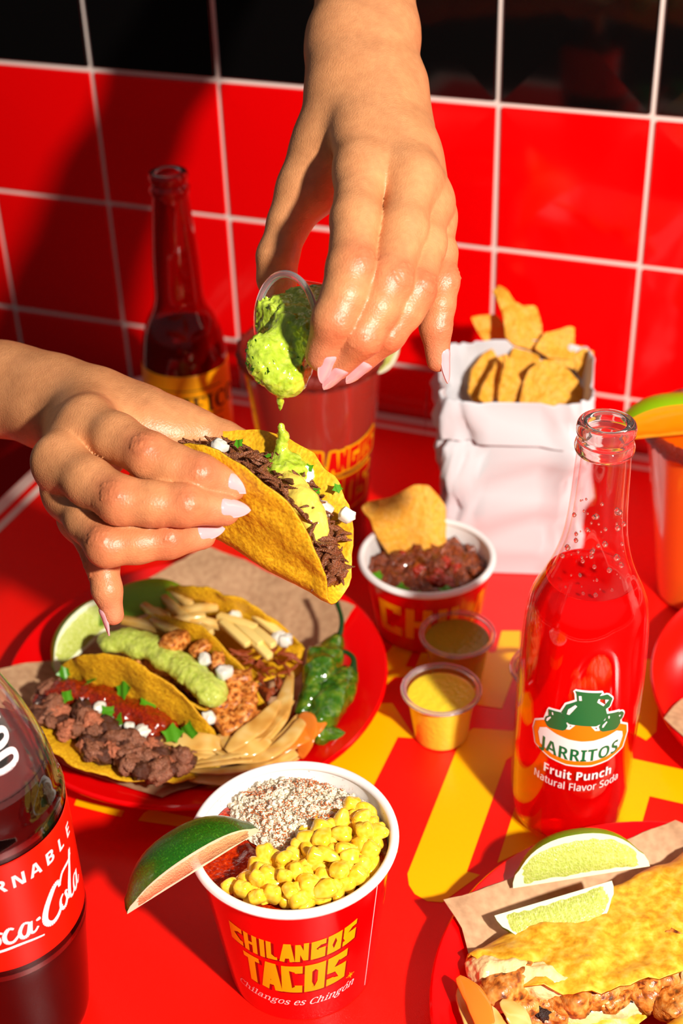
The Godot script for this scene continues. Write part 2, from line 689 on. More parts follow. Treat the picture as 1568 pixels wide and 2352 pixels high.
	tinted(M.chip, noise_tex(0.06, 5, 256, 24, FastNoiseLite.TYPE_SIMPLEX_SMOOTH, chipc), 20.0)
	relief(M.chip, relief_lump, 0.06, 30.0)
	var beefc := ramp([[0.0, Color(0.24, 0.1, 0.05)], [0.5, Color(0.48, 0.26, 0.14)], [1.0, Color(0.76, 0.53, 0.35)]])
	mat("beef", Color(1, 1, 1), 0.35)
	tinted(M.beef, noise_tex(0.08, 4, 256, 25, FastNoiseLite.TYPE_SIMPLEX_SMOOTH, beefc), 45.0)
	relief(M.beef, relief_grain, 0.08, 60.0)
	var steakc := ramp([[0.0, Color(0.28, 0.13, 0.08)], [0.45, Color(0.55, 0.33, 0.23)], [1.0, Color(0.8, 0.58, 0.44)]])
	mat("steak", Color(1, 1, 1), 0.38)
	tinted(M.steak, noise_tex(0.06, 4, 256, 26, FastNoiseLite.TYPE_SIMPLEX_SMOOTH, steakc), 40.0)
	relief(M.steak, relief_grain, 0.06, 60.0)
	for k in ["steak_dark", "steak_pale"]:
		tinted(M[k], M.steak.albedo_texture, 60.0)
		relief(M[k], relief_grain, 0.06, 70.0)
	M.steak_pale.albedo_color = Color(1.3, 1.2, 1.15)
	var pork := ramp([[0.0, Color(0.32, 0.1, 0.03)], [0.5, Color(0.62, 0.25, 0.09)], [1.0, Color(0.83, 0.48, 0.2)]])
	mat("pork", Color(1, 1, 1), 0.35)
	tinted(M.pork, noise_tex(0.08, 4, 256, 27, FastNoiseLite.TYPE_SIMPLEX_SMOOTH, pork), 45.0)
	relief(M.pork, relief_grain, 0.07, 60.0)
	var chick := ramp([[0.0, Color(0.12, 0.05, 0.03)], [0.28, Color(0.5, 0.22, 0.06)], [0.5, Color(0.82, 0.48, 0.16)], [1.0, Color(0.95, 0.76, 0.46)]])
	mat("chicken", Color(1, 1, 1), 0.35)
	tinted(M.chicken, noise_tex(0.022, 3, 256, 28, FastNoiseLite.TYPE_SIMPLEX_SMOOTH, chick), 22.0)
	relief(M.chicken, relief_grain, 0.02, 40.0)
	mat("onion_raw", Color(0.9, 0.9, 0.85), 0.25, {"backlight_enabled": true, "backlight": Color(0.3, 0.3, 0.27)})
	var onc := ramp([[0.0, Color(0.76, 0.52, 0.2)], [0.5, Color(0.88, 0.70, 0.36)], [1.0, Color(0.94, 0.84, 0.56)]])
	mat("onion_grilled", Color(1, 1, 1), 0.16, {"backlight_enabled": true, "backlight": Color(0.3, 0.24, 0.12), "clearcoat_enabled": true, "clearcoat": 0.7})
	tinted(M.onion_grilled, noise_tex(0.015, 2, 256, 29, FastNoiseLite.TYPE_SIMPLEX_SMOOTH, onc), 16.0)
	mat("onion_orange", Color(0.9, 0.5, 0.14), 0.16, {"backlight_enabled": true, "backlight": Color(0.3, 0.2, 0.08), "clearcoat_enabled": true, "clearcoat": 0.7})
	mat("cilantro", Color(0.3, 0.58, 0.06), 0.4, {"backlight_enabled": true, "backlight": Color(0.25, 0.4, 0.05)})
	mat("cilantro_dark", Color(0.16, 0.36, 0.06), 0.4)
	var guac := ramp([[0.0, Color(0.52, 0.63, 0.1)], [0.5, Color(0.70, 0.80, 0.22)], [1.0, Color(0.82, 0.89, 0.4)]])
	mat("green_sauce", Color(1, 1, 1), 0.14, {"clearcoat_enabled": true, "clearcoat": 0.6, "clearcoat_roughness": 0.08})
	tinted(M.green_sauce, noise_tex(0.03, 4, 256, 30, FastNoiseLite.TYPE_SIMPLEX_SMOOTH, guac), 30.0)
	relief(M.green_sauce, relief_lump, 0.04, 34.0)
	mat("cup_sauce", Color(1, 1, 1), 0.13, {"clearcoat": 0.7})
	tinted(M.cup_sauce, noise_tex(0.05, 4, 256, 41, FastNoiseLite.TYPE_SIMPLEX_SMOOTH, ramp([[0.0, Color(0.5, 0.08, 0.01)], [0.6, Color(0.72, 0.16, 0.02)], [1.0, Color(0.9, 0.36, 0.06)]])), 34.0)
	relief(M.cup_sauce, relief_lump, 0.05, 36.0)
	mat("bright_rind", Color(0.6, 0.77, 0.04), 0.3)
	mat("char", Color(0.16, 0.07, 0.04), 0.4)
	relief(M.char, relief_grain, 0.06, 50.0)
	mat("guacamole", Color(1, 1, 1), 0.3)
	tinted(M.guacamole, noise_tex(0.03, 4, 256, 40, FastNoiseLite.TYPE_SIMPLEX_SMOOTH, ramp([[0.0, Color(0.58, 0.66, 0.2)], [0.5, Color(0.74, 0.8, 0.34)], [1.0, Color(0.84, 0.88, 0.48)]])), 30.0)
	relief(M.guacamole, relief_lump, 0.05, 34.0)
	mat("cream_sauce", Color(0.95, 0.85, 0.35), 0.16, {"clearcoat_enabled": true, "clearcoat": 0.6})
	relief(M.cream_sauce, relief_lump, 0.04, 24.0)
	mat("yellow_sauce", Color(0.97, 0.85, 0.2), 0.22)
	relief(M.yellow_sauce, relief_lump, 0.03, 30.0)
	mat("olive_sauce", Color(0.62, 0.55, 0.1), 0.22)
	relief(M.olive_sauce, relief_lump, 0.03, 30.0)
	var reds := ramp([[0.0, Color(0.34, 0.05, 0.01)], [0.55, Color(0.56, 0.12, 0.02)], [1.0, Color(0.78, 0.32, 0.06)]])
	mat("red_sauce", Color(1, 1, 1), 0.13, {"clearcoat_enabled": true, "clearcoat": 0.7, "clearcoat_roughness": 0.06})
	tinted(M.red_sauce, noise_tex(0.06, 4, 256, 31, FastNoiseLite.TYPE_SIMPLEX_SMOOTH, reds), 34.0)
	relief(M.red_sauce, relief_lump, 0.08, 36.0)
	var sal := ramp([[0.0, Color(0.24, 0.08, 0.02)], [0.5, Color(0.56, 0.22, 0.06)], [1.0, Color(0.86, 0.46, 0.16)]])
	mat("salsa", Color(1, 1, 1), 0.2, {"clearcoat_enabled": true, "clearcoat": 0.6})
	tinted(M.salsa, noise_tex(0.05, 5, 256, 32, FastNoiseLite.TYPE_SIMPLEX_SMOOTH, sal), 40.0)
	relief(M.salsa, relief_lump, 0.2, 40.0)
	var rind := ramp([[0.0, Color(0.07, 0.29, 0.02)], [0.6, Color(0.11, 0.38, 0.03)], [0.78, Color(0.24, 0.52, 0.07)], [1.0, Color(0.42, 0.66, 0.16)]])
	mat("lime_rind", Color(1, 1, 1), 0.25, {"clearcoat_enabled": true, "clearcoat": 0.5, "clearcoat_roughness": 0.15})
	tinted(M.lime_rind, noise_tex(0.09, 1, 256, 33, FastNoiseLite.TYPE_CELLULAR, rind), 40.0)
	relief(M.lime_rind, relief_skin, 0.03, 60.0)
	mat("pale_rind", Color(0.47, 0.66, 0.08), 0.3)
	relief(M.pale_rind, relief_skin, 0.03, 60.0)
	mat("lime_pith", Color(0.93, 0.94, 0.8), 0.4)
	var pulp := ramp([[0.0, Color(0.68, 0.75, 0.26)], [0.6, Color(0.82, 0.86, 0.45)], [1.0, Color(0.95, 0.96, 0.72)]])
	mat("lime_flesh", Color(1, 1, 1), 0.12, {"backlight_enabled": true, "backlight": Color(0.35, 0.36, 0.15), "clearcoat_enabled": true, "clearcoat": 1.0})
	tinted(M.lime_flesh, noise_tex(0.08, 2, 256, 34, FastNoiseLite.TYPE_CELLULAR, pulp), 34.0)
	relief(M.lime_flesh, relief_skin, 0.05, 36.0)
	mat("pink_flesh", Color(0.93, 0.7, 0.5), 0.14, {"backlight_enabled": true, "backlight": Color(0.3, 0.2, 0.12), "clearcoat_enabled": true, "clearcoat": 1.0})
	relief(M.pink_flesh, relief_skin, 0.06, 36.0)
	var pep := ramp([[0.0, Color(0.09, 0.24, 0.02)], [0.5, Color(0.2, 0.4, 0.05)], [0.75, Color(0.38, 0.5, 0.1)], [1.0, Color(0.58, 0.6, 0.2)]])
	mat("pepper", Color(1, 1, 1), 0.14, {"clearcoat_enabled": true, "clearcoat": 0.9, "clearcoat_roughness": 0.06})
	tinted(M.pepper, noise_tex(0.03, 4, 256, 35, FastNoiseLite.TYPE_SIMPLEX_SMOOTH, pep), 20.0)
	relief(M.pepper, relief_lump, 0.08, 20.0)
	mat("pepper_stem", Color(0.07, 0.22, 0.05), 0.35)
	mat("cheese", Color(0.97, 0.88, 0.62), 0.22, {"clearcoat_enabled": true, "clearcoat": 0.5})
	relief(M.cheese, relief_lump, 0.05, 24.0)
	mat("potato", Color(0.95, 0.84, 0.5), 0.3)
	var ck := ramp([[0.0, Color(0.96, 0.7, 0.08)], [0.5, Color(1.0, 0.82, 0.22)], [1.0, Color(1.0, 0.9, 0.5)]])
	mat("corn_kernel", Color(1, 1, 1), 0.16, {"vertex_color_use_as_albedo": true, "clearcoat_enabled": true, "clearcoat": 0.7, "clearcoat_roughness": 0.08})
	tinted(M.corn_kernel, noise_tex(0.02, 2, 256, 36, FastNoiseLite.TYPE_SIMPLEX_SMOOTH, ck), 50.0)
	mat("cotija", Color(0.98, 0.93, 0.82), 0.6)
	relief(M.cotija, relief_lump, 0.14, 50.0)
	mat("chili_flake", Color(0.82, 0.4, 0.1), 0.6)

# ---------------------------------------------------------------- room

func structure(called: String, mesh: Mesh, material: Material, at := Transform3D()) -> MeshInstance3D:
	var o := part(called, mesh, material, self, at)
	o.set_meta("kind", "structure")
	return o

func tile_mesh(w: float, h: float, d: float, r: float) -> ArrayMesh:
	var V := PackedVector3Array()
	var I := PackedInt32Array()
	var steps := [[0.0, 0.0], [d - r, 0.0], [d - 0.3 * r, 0.3 * r], [d, r]]
	for s in steps:
		for q in 12:
			var cx := 1.0 if q < 3 or q > 8 else -1.0
			var cy := 1.0 if q < 6 else -1.0
			var a := (q / 3) * PI / 2.0 + (q % 3) * PI / 4.0
			V.append(Vector3(cx * (w / 2.0 - r) + cos(a) * (r - s[1] * 0.9), cy * (h / 2.0 - r) + sin(a) * (r - s[1] * 0.9), s[0]))
	sheet_index(I, 0, 4, 12, true, true)
	var at := V.size()
	V.append(Vector3(0, 0, d + 0.00025))
	for q in 12: I.append_array([at, 36 + (q + 1) % 12, 36 + q])
	return build(V, I)

func box(size: Vector3) -> BoxMesh:
	var b := BoxMesh.new()
	b.size = size
	return b

func build_room():
	var wall := structure("wall_back", box(Vector3(2.6, 1.9, 0.12)), M.grout, Transform3D(Basis(), Vector3(0.5, 0.2, -0.0618)))
	var p := 0.1016
	var tile := tile_mesh(p - 0.0036, p - 0.0036, 0.0024, 0.0012)
	for row in range(-7, 5):
		for col in range(-3, 10):
			var at := Vector3((col + 0.5) * p, 0.24497 + (row + 0.5) * p, -0.0018)
			at += Vector3(rng.randf_range(-0.0003, 0.0003), rng.randf_range(-0.0003, 0.0003), rng.randf_range(-0.0001, 0.0002))
			var turn := Basis(Vector3.BACK, rng.randf_range(-0.003, 0.003)) * Basis(Vector3.UP, rng.randf_range(-0.003, 0.003)) * Basis(Vector3.RIGHT, rng.randf_range(-0.003, 0.003))
			part("tile", tile, M.black_tile if row >= 0 else M.red_tile, wall, wall.transform.affine_inverse() * Transform3D(turn, at))
	structure("floor", box(Vector3(3.4, 0.1, 3.4)), M.floor_tile, Transform3D(Basis(), Vector3(0.6, -0.8, 1.5)))

func table_outline(inset: float) -> PackedVector2Array:
	var l := 0.0055 + inset
	var b := 0.0025 + inset
	var r := 0.022 - inset * 0.5
	var o := PackedVector2Array()
	for k in 9:
		var a := PI + PI / 2.0 * k / 8.0
		o.append(Vector2(l + r + cos(a) * r, b + r + sin(a) * r))
	o.append(Vector2(1.25 - inset, b))
	o.append(Vector2(1.25 - inset, 0.8 - inset))
	o.append(Vector2(l, 0.8 - inset))
	return o

func stripe(called: String, from: float, to: float, parent: Node3D):
	var a := table_outline(from)
	var b := table_outline(to)
	var V := PackedVector3Array()
	var I := PackedInt32Array()
	var n := a.size()
	for k in n + 1:
		V.append(Vector3(a[k % n].x, 0.0004, a[k % n].y))
		V.append(Vector3(b[k % n].x, 0.0004, b[k % n].y))
	for k in n:
		var i := k * 2
		I.append_array([i, i + 2, i + 1, i + 1, i + 2, i + 3])
	part(called, build(V, I), M.table_white, parent)

func px(list: Array) -> PackedVector2Array:
	var o := PackedVector2Array()
	for k in range(0, list.size(), 2): o.append(Vector2(list[k], -list[k + 1]))
	return o

func build_table():
	var t := thing("table", "bright red tabletop with white border stripes and big yellow printed letters", "table")
	var top := slab(table_outline(0.0), 0.03, func(q: Vector2): return Vector3(q.x, -0.015, q.y), 0.3)
	part("tabletop", top, M.table_red, t)
	stripe("outer_stripe", 0.0008, 0.0105, t)
	stripe("inner_stripe", 0.0165, 0.0225, t)
	var col := lathe([Vector2(0.2, -0.75), Vector2(0.2, -0.735), Vector2(0.045, -0.72), Vector2(0.04, -0.03)], 32)
	part("pedestal", col, M.floor_tile, t, Transform3D(Basis(), Vector3(0.6, 0, 0.42)))
	var put := func(q: Vector2): return Vector3(q.x, 0.0003, -q.y)
	var letters: Array = [
		[px([0.3338, 0.3205, 0.3397, 0.3185, 0.3614, 0.3419, 0.3519, 0.3442, 0.3521, 0.3856, 0.351, 0.41, 0.33, 0.40, 0.322, 0.3757, 0.3325, 0.3424])],
		[px([0.3893, 0.3237, 0.4152, 0.3176, 0.4188, 0.3313, 0.4133, 0.3423, 0.4162, 0.4253, 0.4229, 0.4252, 0.4108, 0.4479, 0.4036, 0.4497, 0.3965, 0.4475, 0.392, 0.443, 0.389, 0.4364, 0.3855, 0.3382, 0.3862, 0.3296])],
		[px([0.3214, 0.2801, 0.3229, 0.2686, 0.3355, 0.266, 0.3362, 0.2851, 0.3422, 0.2847, 0.341, 0.2701, 0.3463, 0.2661, 0.3814, 0.2563, 0.3829, 0.2547, 0.3806, 0.2344, 0.3913, 0.2308, 0.3977, 0.2573, 0.3998, 0.3027, 0.3847, 0.304, 0.3393, 0.2941, 0.3332, 0.2962, 0.3313, 0.3041])],
		[px([0.4271, 0.373, 0.4513, 0.3794, 0.4547, 0.379, 0.4545, 0.3831, 0.4289, 0.4148])],
		[px([0.4721, 0.298, 0.4656, 0.2341, 0.4765, 0.2304, 0.4851, 0.2935, 0.4813, 0.3023])],
		[px([0.4677, 0.3234, 0.4751, 0.319, 0.56, 0.3179, 0.56, 0.3499, 0.5086, 0.3438, 0.4911, 0.344, 0.4911, 0.3647, 0.465, 0.3746, 0.4732, 0.3494])],
		[px([0.3727, 0.426, 0.3795, 0.4237, 0.3773, 0.439])],
		[px([0.2068, 0.4456, 0.235, 0.4445, 0.2355, 0.4493, 0.2078, 0.4497])],
		[px([0.2453, 0.4426, 0.2473, 0.4392, 0.2729, 0.4369, 0.31, 0.43, 0.312, 0.437, 0.2763, 0.4439, 0.2451, 0.4486])],
	]
	for polys in letters:
		part("painted_letter", print_mesh(polys, put, 0.3), M.table_yellow, t)

# ---------------------------------------------------------------- plates

func plate(label: String, at: Vector3, r: float) -> Node3D:
	var t := thing("plate", label, "plate", at, "red melamine plates")
	var prof := curve([Vector2(0.0, 0.002), Vector2(r * 0.45, 0.0022), Vector2(r * 0.58, 0.003), Vector2(r * 0.66, 0.0), Vector2(r * 0.7, 0.002), Vector2(r * 0.8, 0.0095), Vector2(r * 0.97, 0.0155), Vector2(r, 0.018), Vector2(r * 0.992, 0.0202), Vector2(r * 0.97, 0.0198), Vector2(r * 0.82, 0.0142), Vector2(r * 0.72, 0.0075), Vector2(r * 0.62, 0.0056), Vector2(r * 0.3, 0.005), Vector2(0.0, 0.005)], 4)
	part("dish", lathe(prof, 96, false), M.plate_red, t)
	return t

func paper_sheet(label: String, at: Vector3, outline: PackedVector2Array, bend: Callable):
	var t := thing("kraft_paper", label, "paper", at, "brown paper sheets lining the plates")
	part("sheet", slab(outline, 0.0003, bend, 0.005), M.kraft, t)

func build_plates():
	plate("red melamine plate carrying three tacos, peppers and grilled onions", Vector3(0.2325, 0, 0.3485), 0.1088)
	plate("red plate at the bottom right corner under the quesadilla", Vector3(0.53, 0, 0.4840), 0.1085)
	plate("red plate cut by the right edge, beside the red soda bottle", Vector3(0.5815, 0, 0.2455), 0.1085)
# ---------------------------------------------------------------- drinks

func V2(list: Array) -> Array:
	var o: Array = []
	for k in range(0, list.size(), 2): o.append(Vector2(list[k], list[k + 1]))
	return o

func bottle(t: Node3D, outside: Array, wall: float, fill: float, glass: Material, liquid: Material, base := 0.004, pane: Material = null, from := 9.0, lip := 0.0) -> Node3D:
	# the filled part is a thin clear skin round the liquid, the empty neck is solid glass
	var skin: Array = []
	var neck: Array = []
	for q in outside:
		if q.y <= from: skin.append(q)
		if q.y >= from: neck.append(q)
	if skin.size() and neck.size(): neck.push_front(skin[-1])
	var body := part("glass_body", lathe(skin, 72), pane, t)
	var shell: Array = neck.duplicate()
	for k in range(neck.size() - 1, -1, -1):
		var q: Vector2 = neck[k]
		shell.append(Vector2(maxf(q.x - wall, 0.004), q.y - (0.0006 if k == neck.size() - 1 else 0.0)))
	shell.append(neck[0])
	var cut := -1
	for k in neck.size():
		if cut < 0 and lip > 0.0 and neck[k].y >= lip: cut = k
	if cut > 0:
		var low: Array = neck.slice(0, cut + 1)
		for k in range(cut, -1, -1): low.append(Vector2(neck[k].x - wall, neck[k].y))
		part("glass_neck", lathe(low, 72), pane, t)
		var top: Array = neck.slice(cut)
		for k in range(neck.size() - 1, cut - 1, -1): top.append(Vector2(maxf(neck[k].x - wall, 0.004), neck[k].y - (0.0006 if k == neck.size() - 1 else 0.0)))
		top.append(neck[cut])
		part("lip", lathe(top, 72), glass, t)
	else:
		part("glass_neck", lathe(shell, 72), glass, t)
	var inner: Array = [Vector2(0, base + 0.0004)]
	var last := 0.01
	for q in outside:
		if q.y > base and q.y < fill:
			inner.append(Vector2(maxf(q.x - wall * 0.5, 0.003), q.y + 0.0004))
			last = q.x - wall * 0.5
	inner.append(Vector2(last, fill))
	inner.append(Vector2(last - 0.0012, fill - 0.0006))
	inner.append(Vector2(0, fill - 0.0007))
	part("liquid", lathe(inner, 64), liquid, t)
	return body

func scaled(list: Array, k: float, at := Vector2.ZERO) -> PackedVector2Array:
	var o := PackedVector2Array()
	for q in list: o.append(q * k + at)
	return o

func jug(at: Vector2, s: float, turn: float, flip := 1.0) -> Array:
	# outline of a small handled jug, about one unit wide
	var o := V2([-0.3, 0.5, 0.3, 0.5, 0.26, 0.42, 0.22, 0.22, 0.44, 0.05, 0.52, -0.2, 0.42, -0.42, 0.3, -0.5, -0.3, -0.5, -0.42, -0.42, -0.52, -0.2, -0.44, 0.05, -0.22, 0.22, -0.26, 0.42])
	var h := V2([0.22, 0.36, 0.42, 0.4, 0.54, 0.28, 0.5, 0.08, 0.36, -0.02])
	var out: Array = [PackedVector2Array(), PackedVector2Array()]
	var k := 0
	for l in [o, h]:
		for q in l: out[k].append((q * Vector2(flip, 1)).rotated(turn) * s + at)
		k += 1
	return out

func soda_logo(t: Node3D, R: float, y0: float, turn: float):
	# emblem: orange-bordered white panel with green lettering under three green jugs; millimetres scaled to metres
	var mm := 0.00118
	var lay := func(k: int): return on_round(R, 0.0, R, 1.0, turn, 0.0001 + 0.00013 * k)
	var up := Vector2(0, y0)
	var panel := V2([-20.0, 8.5, -16.5, 11.0, -13, 12.0, -9, 10.2, -5, 10.5, -2, 14.5, 2, 14.5, 5, 10.5, 9, 10.2, 13, 12.0, 16.5, 11.0, 20.0, 8.5, 20.8, 4.0, 19.0, -3.0, 12.0, -6.6, 5.0, -8.2, -5.0, -8.2, -12.0, -6.6, -19.0, -3.0, -20.8, 4.0])
	var big := jug(Vector2(0.4, 22.0) * mm + up, 17.5 * mm, -0.05)
	var small_l := jug(Vector2(-11.0, 13.6) * mm + up, 9.4 * mm, 0.12)
	var small_r := jug(Vector2(11.4, 14.0) * mm + up, 9.4 * mm, -0.1)
	var white: Array = swell([scaled(panel, mm, up)], 0.8 * mm)
	for j in [big, small_l, small_r]:
		white.append_array(swell([j[0]], 0.9 * mm))
		white.append_array(stroke(j[1], 2.6 * mm, true))
	part("emblem_outline", print_mesh(white, lay.call(0)), M.ink_white, t)
	part("emblem_border", print_mesh([scaled(panel, mm, up)], lay.call(1)), M.ink_orange, t)
	var inner := V2([-17.6, 6.4, -14.5, 8.2, -10, 6.6, -5, 5.4, 0, 5.0, 5, 5.4, 10, 6.6, 14.5, 8.2, 17.6, 6.4, 18.2, 3.6, 16.8, -1.6, 11.0, -4.6, 5.0, -5.9, -5.0, -5.9, -11.0, -4.6, -16.8, -1.6, -18.2, 3.6])
	part("emblem_panel", print_mesh([scaled(inner, mm, up)], lay.call(2)), M.ink_white, t)
	var green: Array = []
	for j in [big, small_l, small_r]:
		green.append(j[0])
		green.append_array(stroke(j[1], 1.3 * mm, true))
	part("emblem_jugs", print_mesh([green[0]] + green.slice(1), lay.call(2)), M.ink_green, t)
	var shine: Array = []
	for j in [[Vector2(0.4, 22.0), 17.5], [Vector2(-11.0, 13.6), 9.4], [Vector2(11.4, 14.0), 9.4]]:
		var c: Vector2 = j[0] * mm + up
		var s: float = j[1] * mm
		shine.append_array(stroke(PackedVector2Array([c + Vector2(-0.16, 0.4) * s, c + Vector2(-0.14, 0.26) * s]), 0.06 * s, true))
		shine.append_array(stroke(PackedVector2Array([c + Vector2(-0.22, 0.1) * s, c + Vector2(-0.36, -0.06) * s, c + Vector2(-0.38, -0.2) * s]), 0.06 * s, true))
	part("emblem_shine", print_mesh(shine, lay.call(4)), M.ink_white, t)
	# word on a gentle downward arch
	var arch := func(q: Vector2): return q + Vector2(0, (q.x * q.x) * 9.0) + Vector2(0, -2.8 * mm) + up
	var T: Array = []
	for tri in font_triangles("JARRITOS", 6.3 * mm, "Droid Sans", true, 0.0, 0.84):
		T.append([arch.call(tri[0]), arch.call(tri[1]), arch.call(tri[2])])
	part("lettering", print_triangles(T, lay.call(3), 0.002), M.ink_green, t)
	for spec in [["Fruit Punch", 4.6, -14.2, true, 0.82], ["Natural Flavor Soda", 3.0, -20.4, false, 0.78]]:
		T = []
		var arch2 := func(q: Vector2): return q + Vector2(0, (q.x * q.x) * 5.0 + spec[2] * mm) + up
		for tri in font_triangles(spec[0], spec[1] * mm, "Droid Sans", true if spec[3] else false, 0.0, spec[4]):
			T.append([arch2.call(tri[0]), arch2.call(tri[1]), arch2.call(tri[2])])
		part("lettering", print_triangles(T, lay.call(2), 0.002), M.ink_white, t)

func facing(at: Vector3, extra := 0.0) -> float:
	# turn about y that looks from a point towards where the pictures were taken
	return atan2(0.5497 - at.x, 0.8996 - at.z) + extra

func build_drinks():
	# red soda
	var at := Vector3(0.4524, 0, 0.3669)
	var t := thing("soda_bottle", "tall open clear glass bottle of bright red soda with a green and orange jug emblem", "bottle", at)
	t.rotation.z = -0.02
	var o := curve(V2([0.0, 0.0015, 0.022, 0.0005, 0.0275, 0.003, 0.0294, 0.012, 0.03, 0.03, 0.0302, 0.07, 0.0302, 0.094, 0.0298, 0.109, 0.0293, 0.121, 0.0285, 0.13, 0.0272, 0.137, 0.0248, 0.1435, 0.0218, 0.15, 0.0189, 0.157, 0.0164, 0.165, 0.0145, 0.174, 0.0134, 0.184, 0.0127, 0.196, 0.0123, 0.208, 0.0119, 0.2165]), 3)
	o.append_array(curve(V2([0.0119, 0.2172, 0.0129, 0.2185, 0.0132, 0.2205, 0.0127, 0.2222, 0.0121, 0.2232, 0.0122, 0.2252, 0.0129, 0.2272, 0.013, 0.2295, 0.0124, 0.2315, 0.0112, 0.2322, 0.0102, 0.2315]), 3))
	var glass := bottle(t, o, 0.0022, 0.151, M.clear_glass, M.punch, 0.004, M.pane, 0.149, 0.2172)
	soda_logo(glass, 0.0302, 0.0695, facing(at, 0.1))
	var bead := blob(Vector3.ONE * 0.0011, 5, 0.2, 1.5, 6, 8)
	for k in 60:
		var y := rng.randf_range(0.153, 0.2)
		var r := lerpf(0.0189, 0.0124, clampf((y - 0.157) / 0.05, 0, 1))
		var a := facing(at) + rng.randf_range(-0.9, 0.9)
		var s := 0.3 + 1.1 * pow(rng.randf(), 2.0)
		part("condensation_drop", bead, M.clear_glass, t, Transform3D(Basis().scaled(Vector3(s, s * 1.2, s)), Vector3(sin(a) * r, y, cos(a) * r)))
	# beer
	at = Vector3(0.1252, 0, 0.1335)
	t = thing("beer_bottle", "brown long-neck beer bottle with a yellow label, behind the hand holding the taco", "bottle", at)
	t.rotation.z = -0.012
	o = curve(V2([0.0, 0.0015, 0.022, 0.0005, 0.0275, 0.003, 0.0292, 0.012, 0.0296, 0.03, 0.0297, 0.0775, 0.0294, 0.088, 0.0287, 0.1, 0.0276, 0.109, 0.0257, 0.1185, 0.0226, 0.127, 0.0182, 0.1355, 0.0163, 0.144, 0.0158, 0.157, 0.0151, 0.1735, 0.0131, 0.198, 0.0119, 0.211]), 3)
	o.append_array(curve(V2([0.0118, 0.2135, 0.013, 0.2155, 0.0132, 0.218, 0.0122, 0.22, 0.0116, 0.2212, 0.0127, 0.2235, 0.013, 0.226, 0.0122, 0.228, 0.0108, 0.2284, 0.0098, 0.2276]), 3))
	bottle(t, o, 0.002, 0.12, M.amber_glass, M.beer, 0.004, M.amber_pane, 0.099)
	var face := facing(at)
	var lab := part("label", lathe([Vector2(0.02985, 0.03), Vector2(0.02998, 0.0305), Vector2(0.02998, 0.0775), Vector2(0.0298, 0.084), Vector2(0.0297, 0.088), Vector2(0.0292, 0.0967), Vector2(0.0289, 0.0972)], 64), M.label_yellow, t)
	var T: Array = []
	for tri in font_triangles("PACIFICO", 0.0125, "Droid Serif", true, 0.0, 0.92):
		T.append([tri[0] + Vector2(0, 0.075), tri[1] + Vector2(0, 0.075), tri[2] + Vector2(0, 0.075)])
	part("lettering", print_triangles(T, on_round(0.02995, 0, 0.02995, 1, face + 0.06), 0.002), M.ink_dark, lab)
	var bars: Array = []
	for spec in [[-0.024, 0.024, 0.0655, 0.0007], [-0.024, 0.024, 0.0865, 0.0006], [0.008, 0.022, 0.0575, 0.003]]:
		bars.append(PackedVector2Array([Vector2(spec[0], spec[2]), Vector2(spec[1], spec[2]), Vector2(spec[1], spec[2] + spec[3]), Vector2(spec[0], spec[2] + spec[3])]))
	part("label_line", print_mesh(bars, on_round(0.02995, 0, 0.02995, 1, face + 0.06)), M.ink_dark, lab)
	# cola
	at = Vector3(0.254, 0, 0.573)
	t = thing("cola_bottle", "large dark cola bottle with a red label, cut by the left edge in the foreground", "bottle", at)
	o = curve(V2([0.0, 0.002, 0.022, 0.0005, 0.029, 0.006, 0.0312, 0.02, 0.034, 0.05, 0.0357, 0.0655, 0.0357, 0.0705, 0.0352, 0.072, 0.0352, 0.132, 0.0358, 0.134, 0.0357, 0.138, 0.0343, 0.1425, 0.0335, 0.149, 0.0316, 0.158, 0.0295, 0.1665, 0.025, 0.18, 0.02, 0.193, 0.0163, 0.206, 0.014, 0.22, 0.013, 0.24]), 3)
	o.append_array(curve(V2([0.0131, 0.244, 0.0145, 0.246, 0.0145, 0.249, 0.013, 0.251, 0.0132, 0.258, 0.0118, 0.261, 0.0105, 0.2605]), 3))
	glass = bottle(t, o, 0.0012, 0.158, M.clear_glass, M.cola, 0.006, M.pane, 0.157)
	lab = part("label", lathe([Vector2(0.03555, 0.0735), Vector2(0.03575, 0.074), Vector2(0.03575, 0.1305), Vector2(0.03555, 0.131)], 96), M.label_red, t)
	face = facing(at, 0.7)
	var lay := on_round(0.03575, 0, 0.03575, 1, face)
	T = []
	var word := "RETORNABLE"
	for k in word.length():
		for tri in font_triangles(word[k], 0.0062, "Droid Sans", true):
			var by := Vector2((k - 7.1) * 0.0076, 0.1205)
			T.append([tri[0] + by, tri[1] + by, tri[2] + by])
	part("lettering", print_triangles(T, lay, 0.002), M.ink_white, lab)
	part("script_lettering", print_mesh(cola_script(), lay), M.ink_white, lab)
	T = []
	for tri in font_triangles("500", 0.0125, "Droid Sans", true):
		T.append([tri[0].rotated(-1.57) , tri[1].rotated(-1.57), tri[2].rotated(-1.57)])
	part("lettering", print_triangles(T, func(q: Vector2):
		var y := q.y + 0.181
		var r := lerpf(0.0343, 0.02, clampf((y - 0.1425) / 0.05, 0, 1)) + 0.002
		var a := q.x / 0.027 + face - 0.2
		return Vector3(sin(a) * r, y, cos(a) * r), 0.002), M.ink_white, glass)
	# tumbler and orange drink
	tumbler(Vector3(0.236, 0, 0.169), 0.0445, 0.031, 0.14, M.red_drink, 0.128, "clear plastic tumbler of red iced drink with chili rim, behind the pouring hand", true)
	tumbler(Vector3(0.4865, 0, 0.1565), 0.0425, 0.0265, 0.122, M.orange_drink, 0.112, "clear tumbler of orange drink with chili rim, cut by the right edge", false)
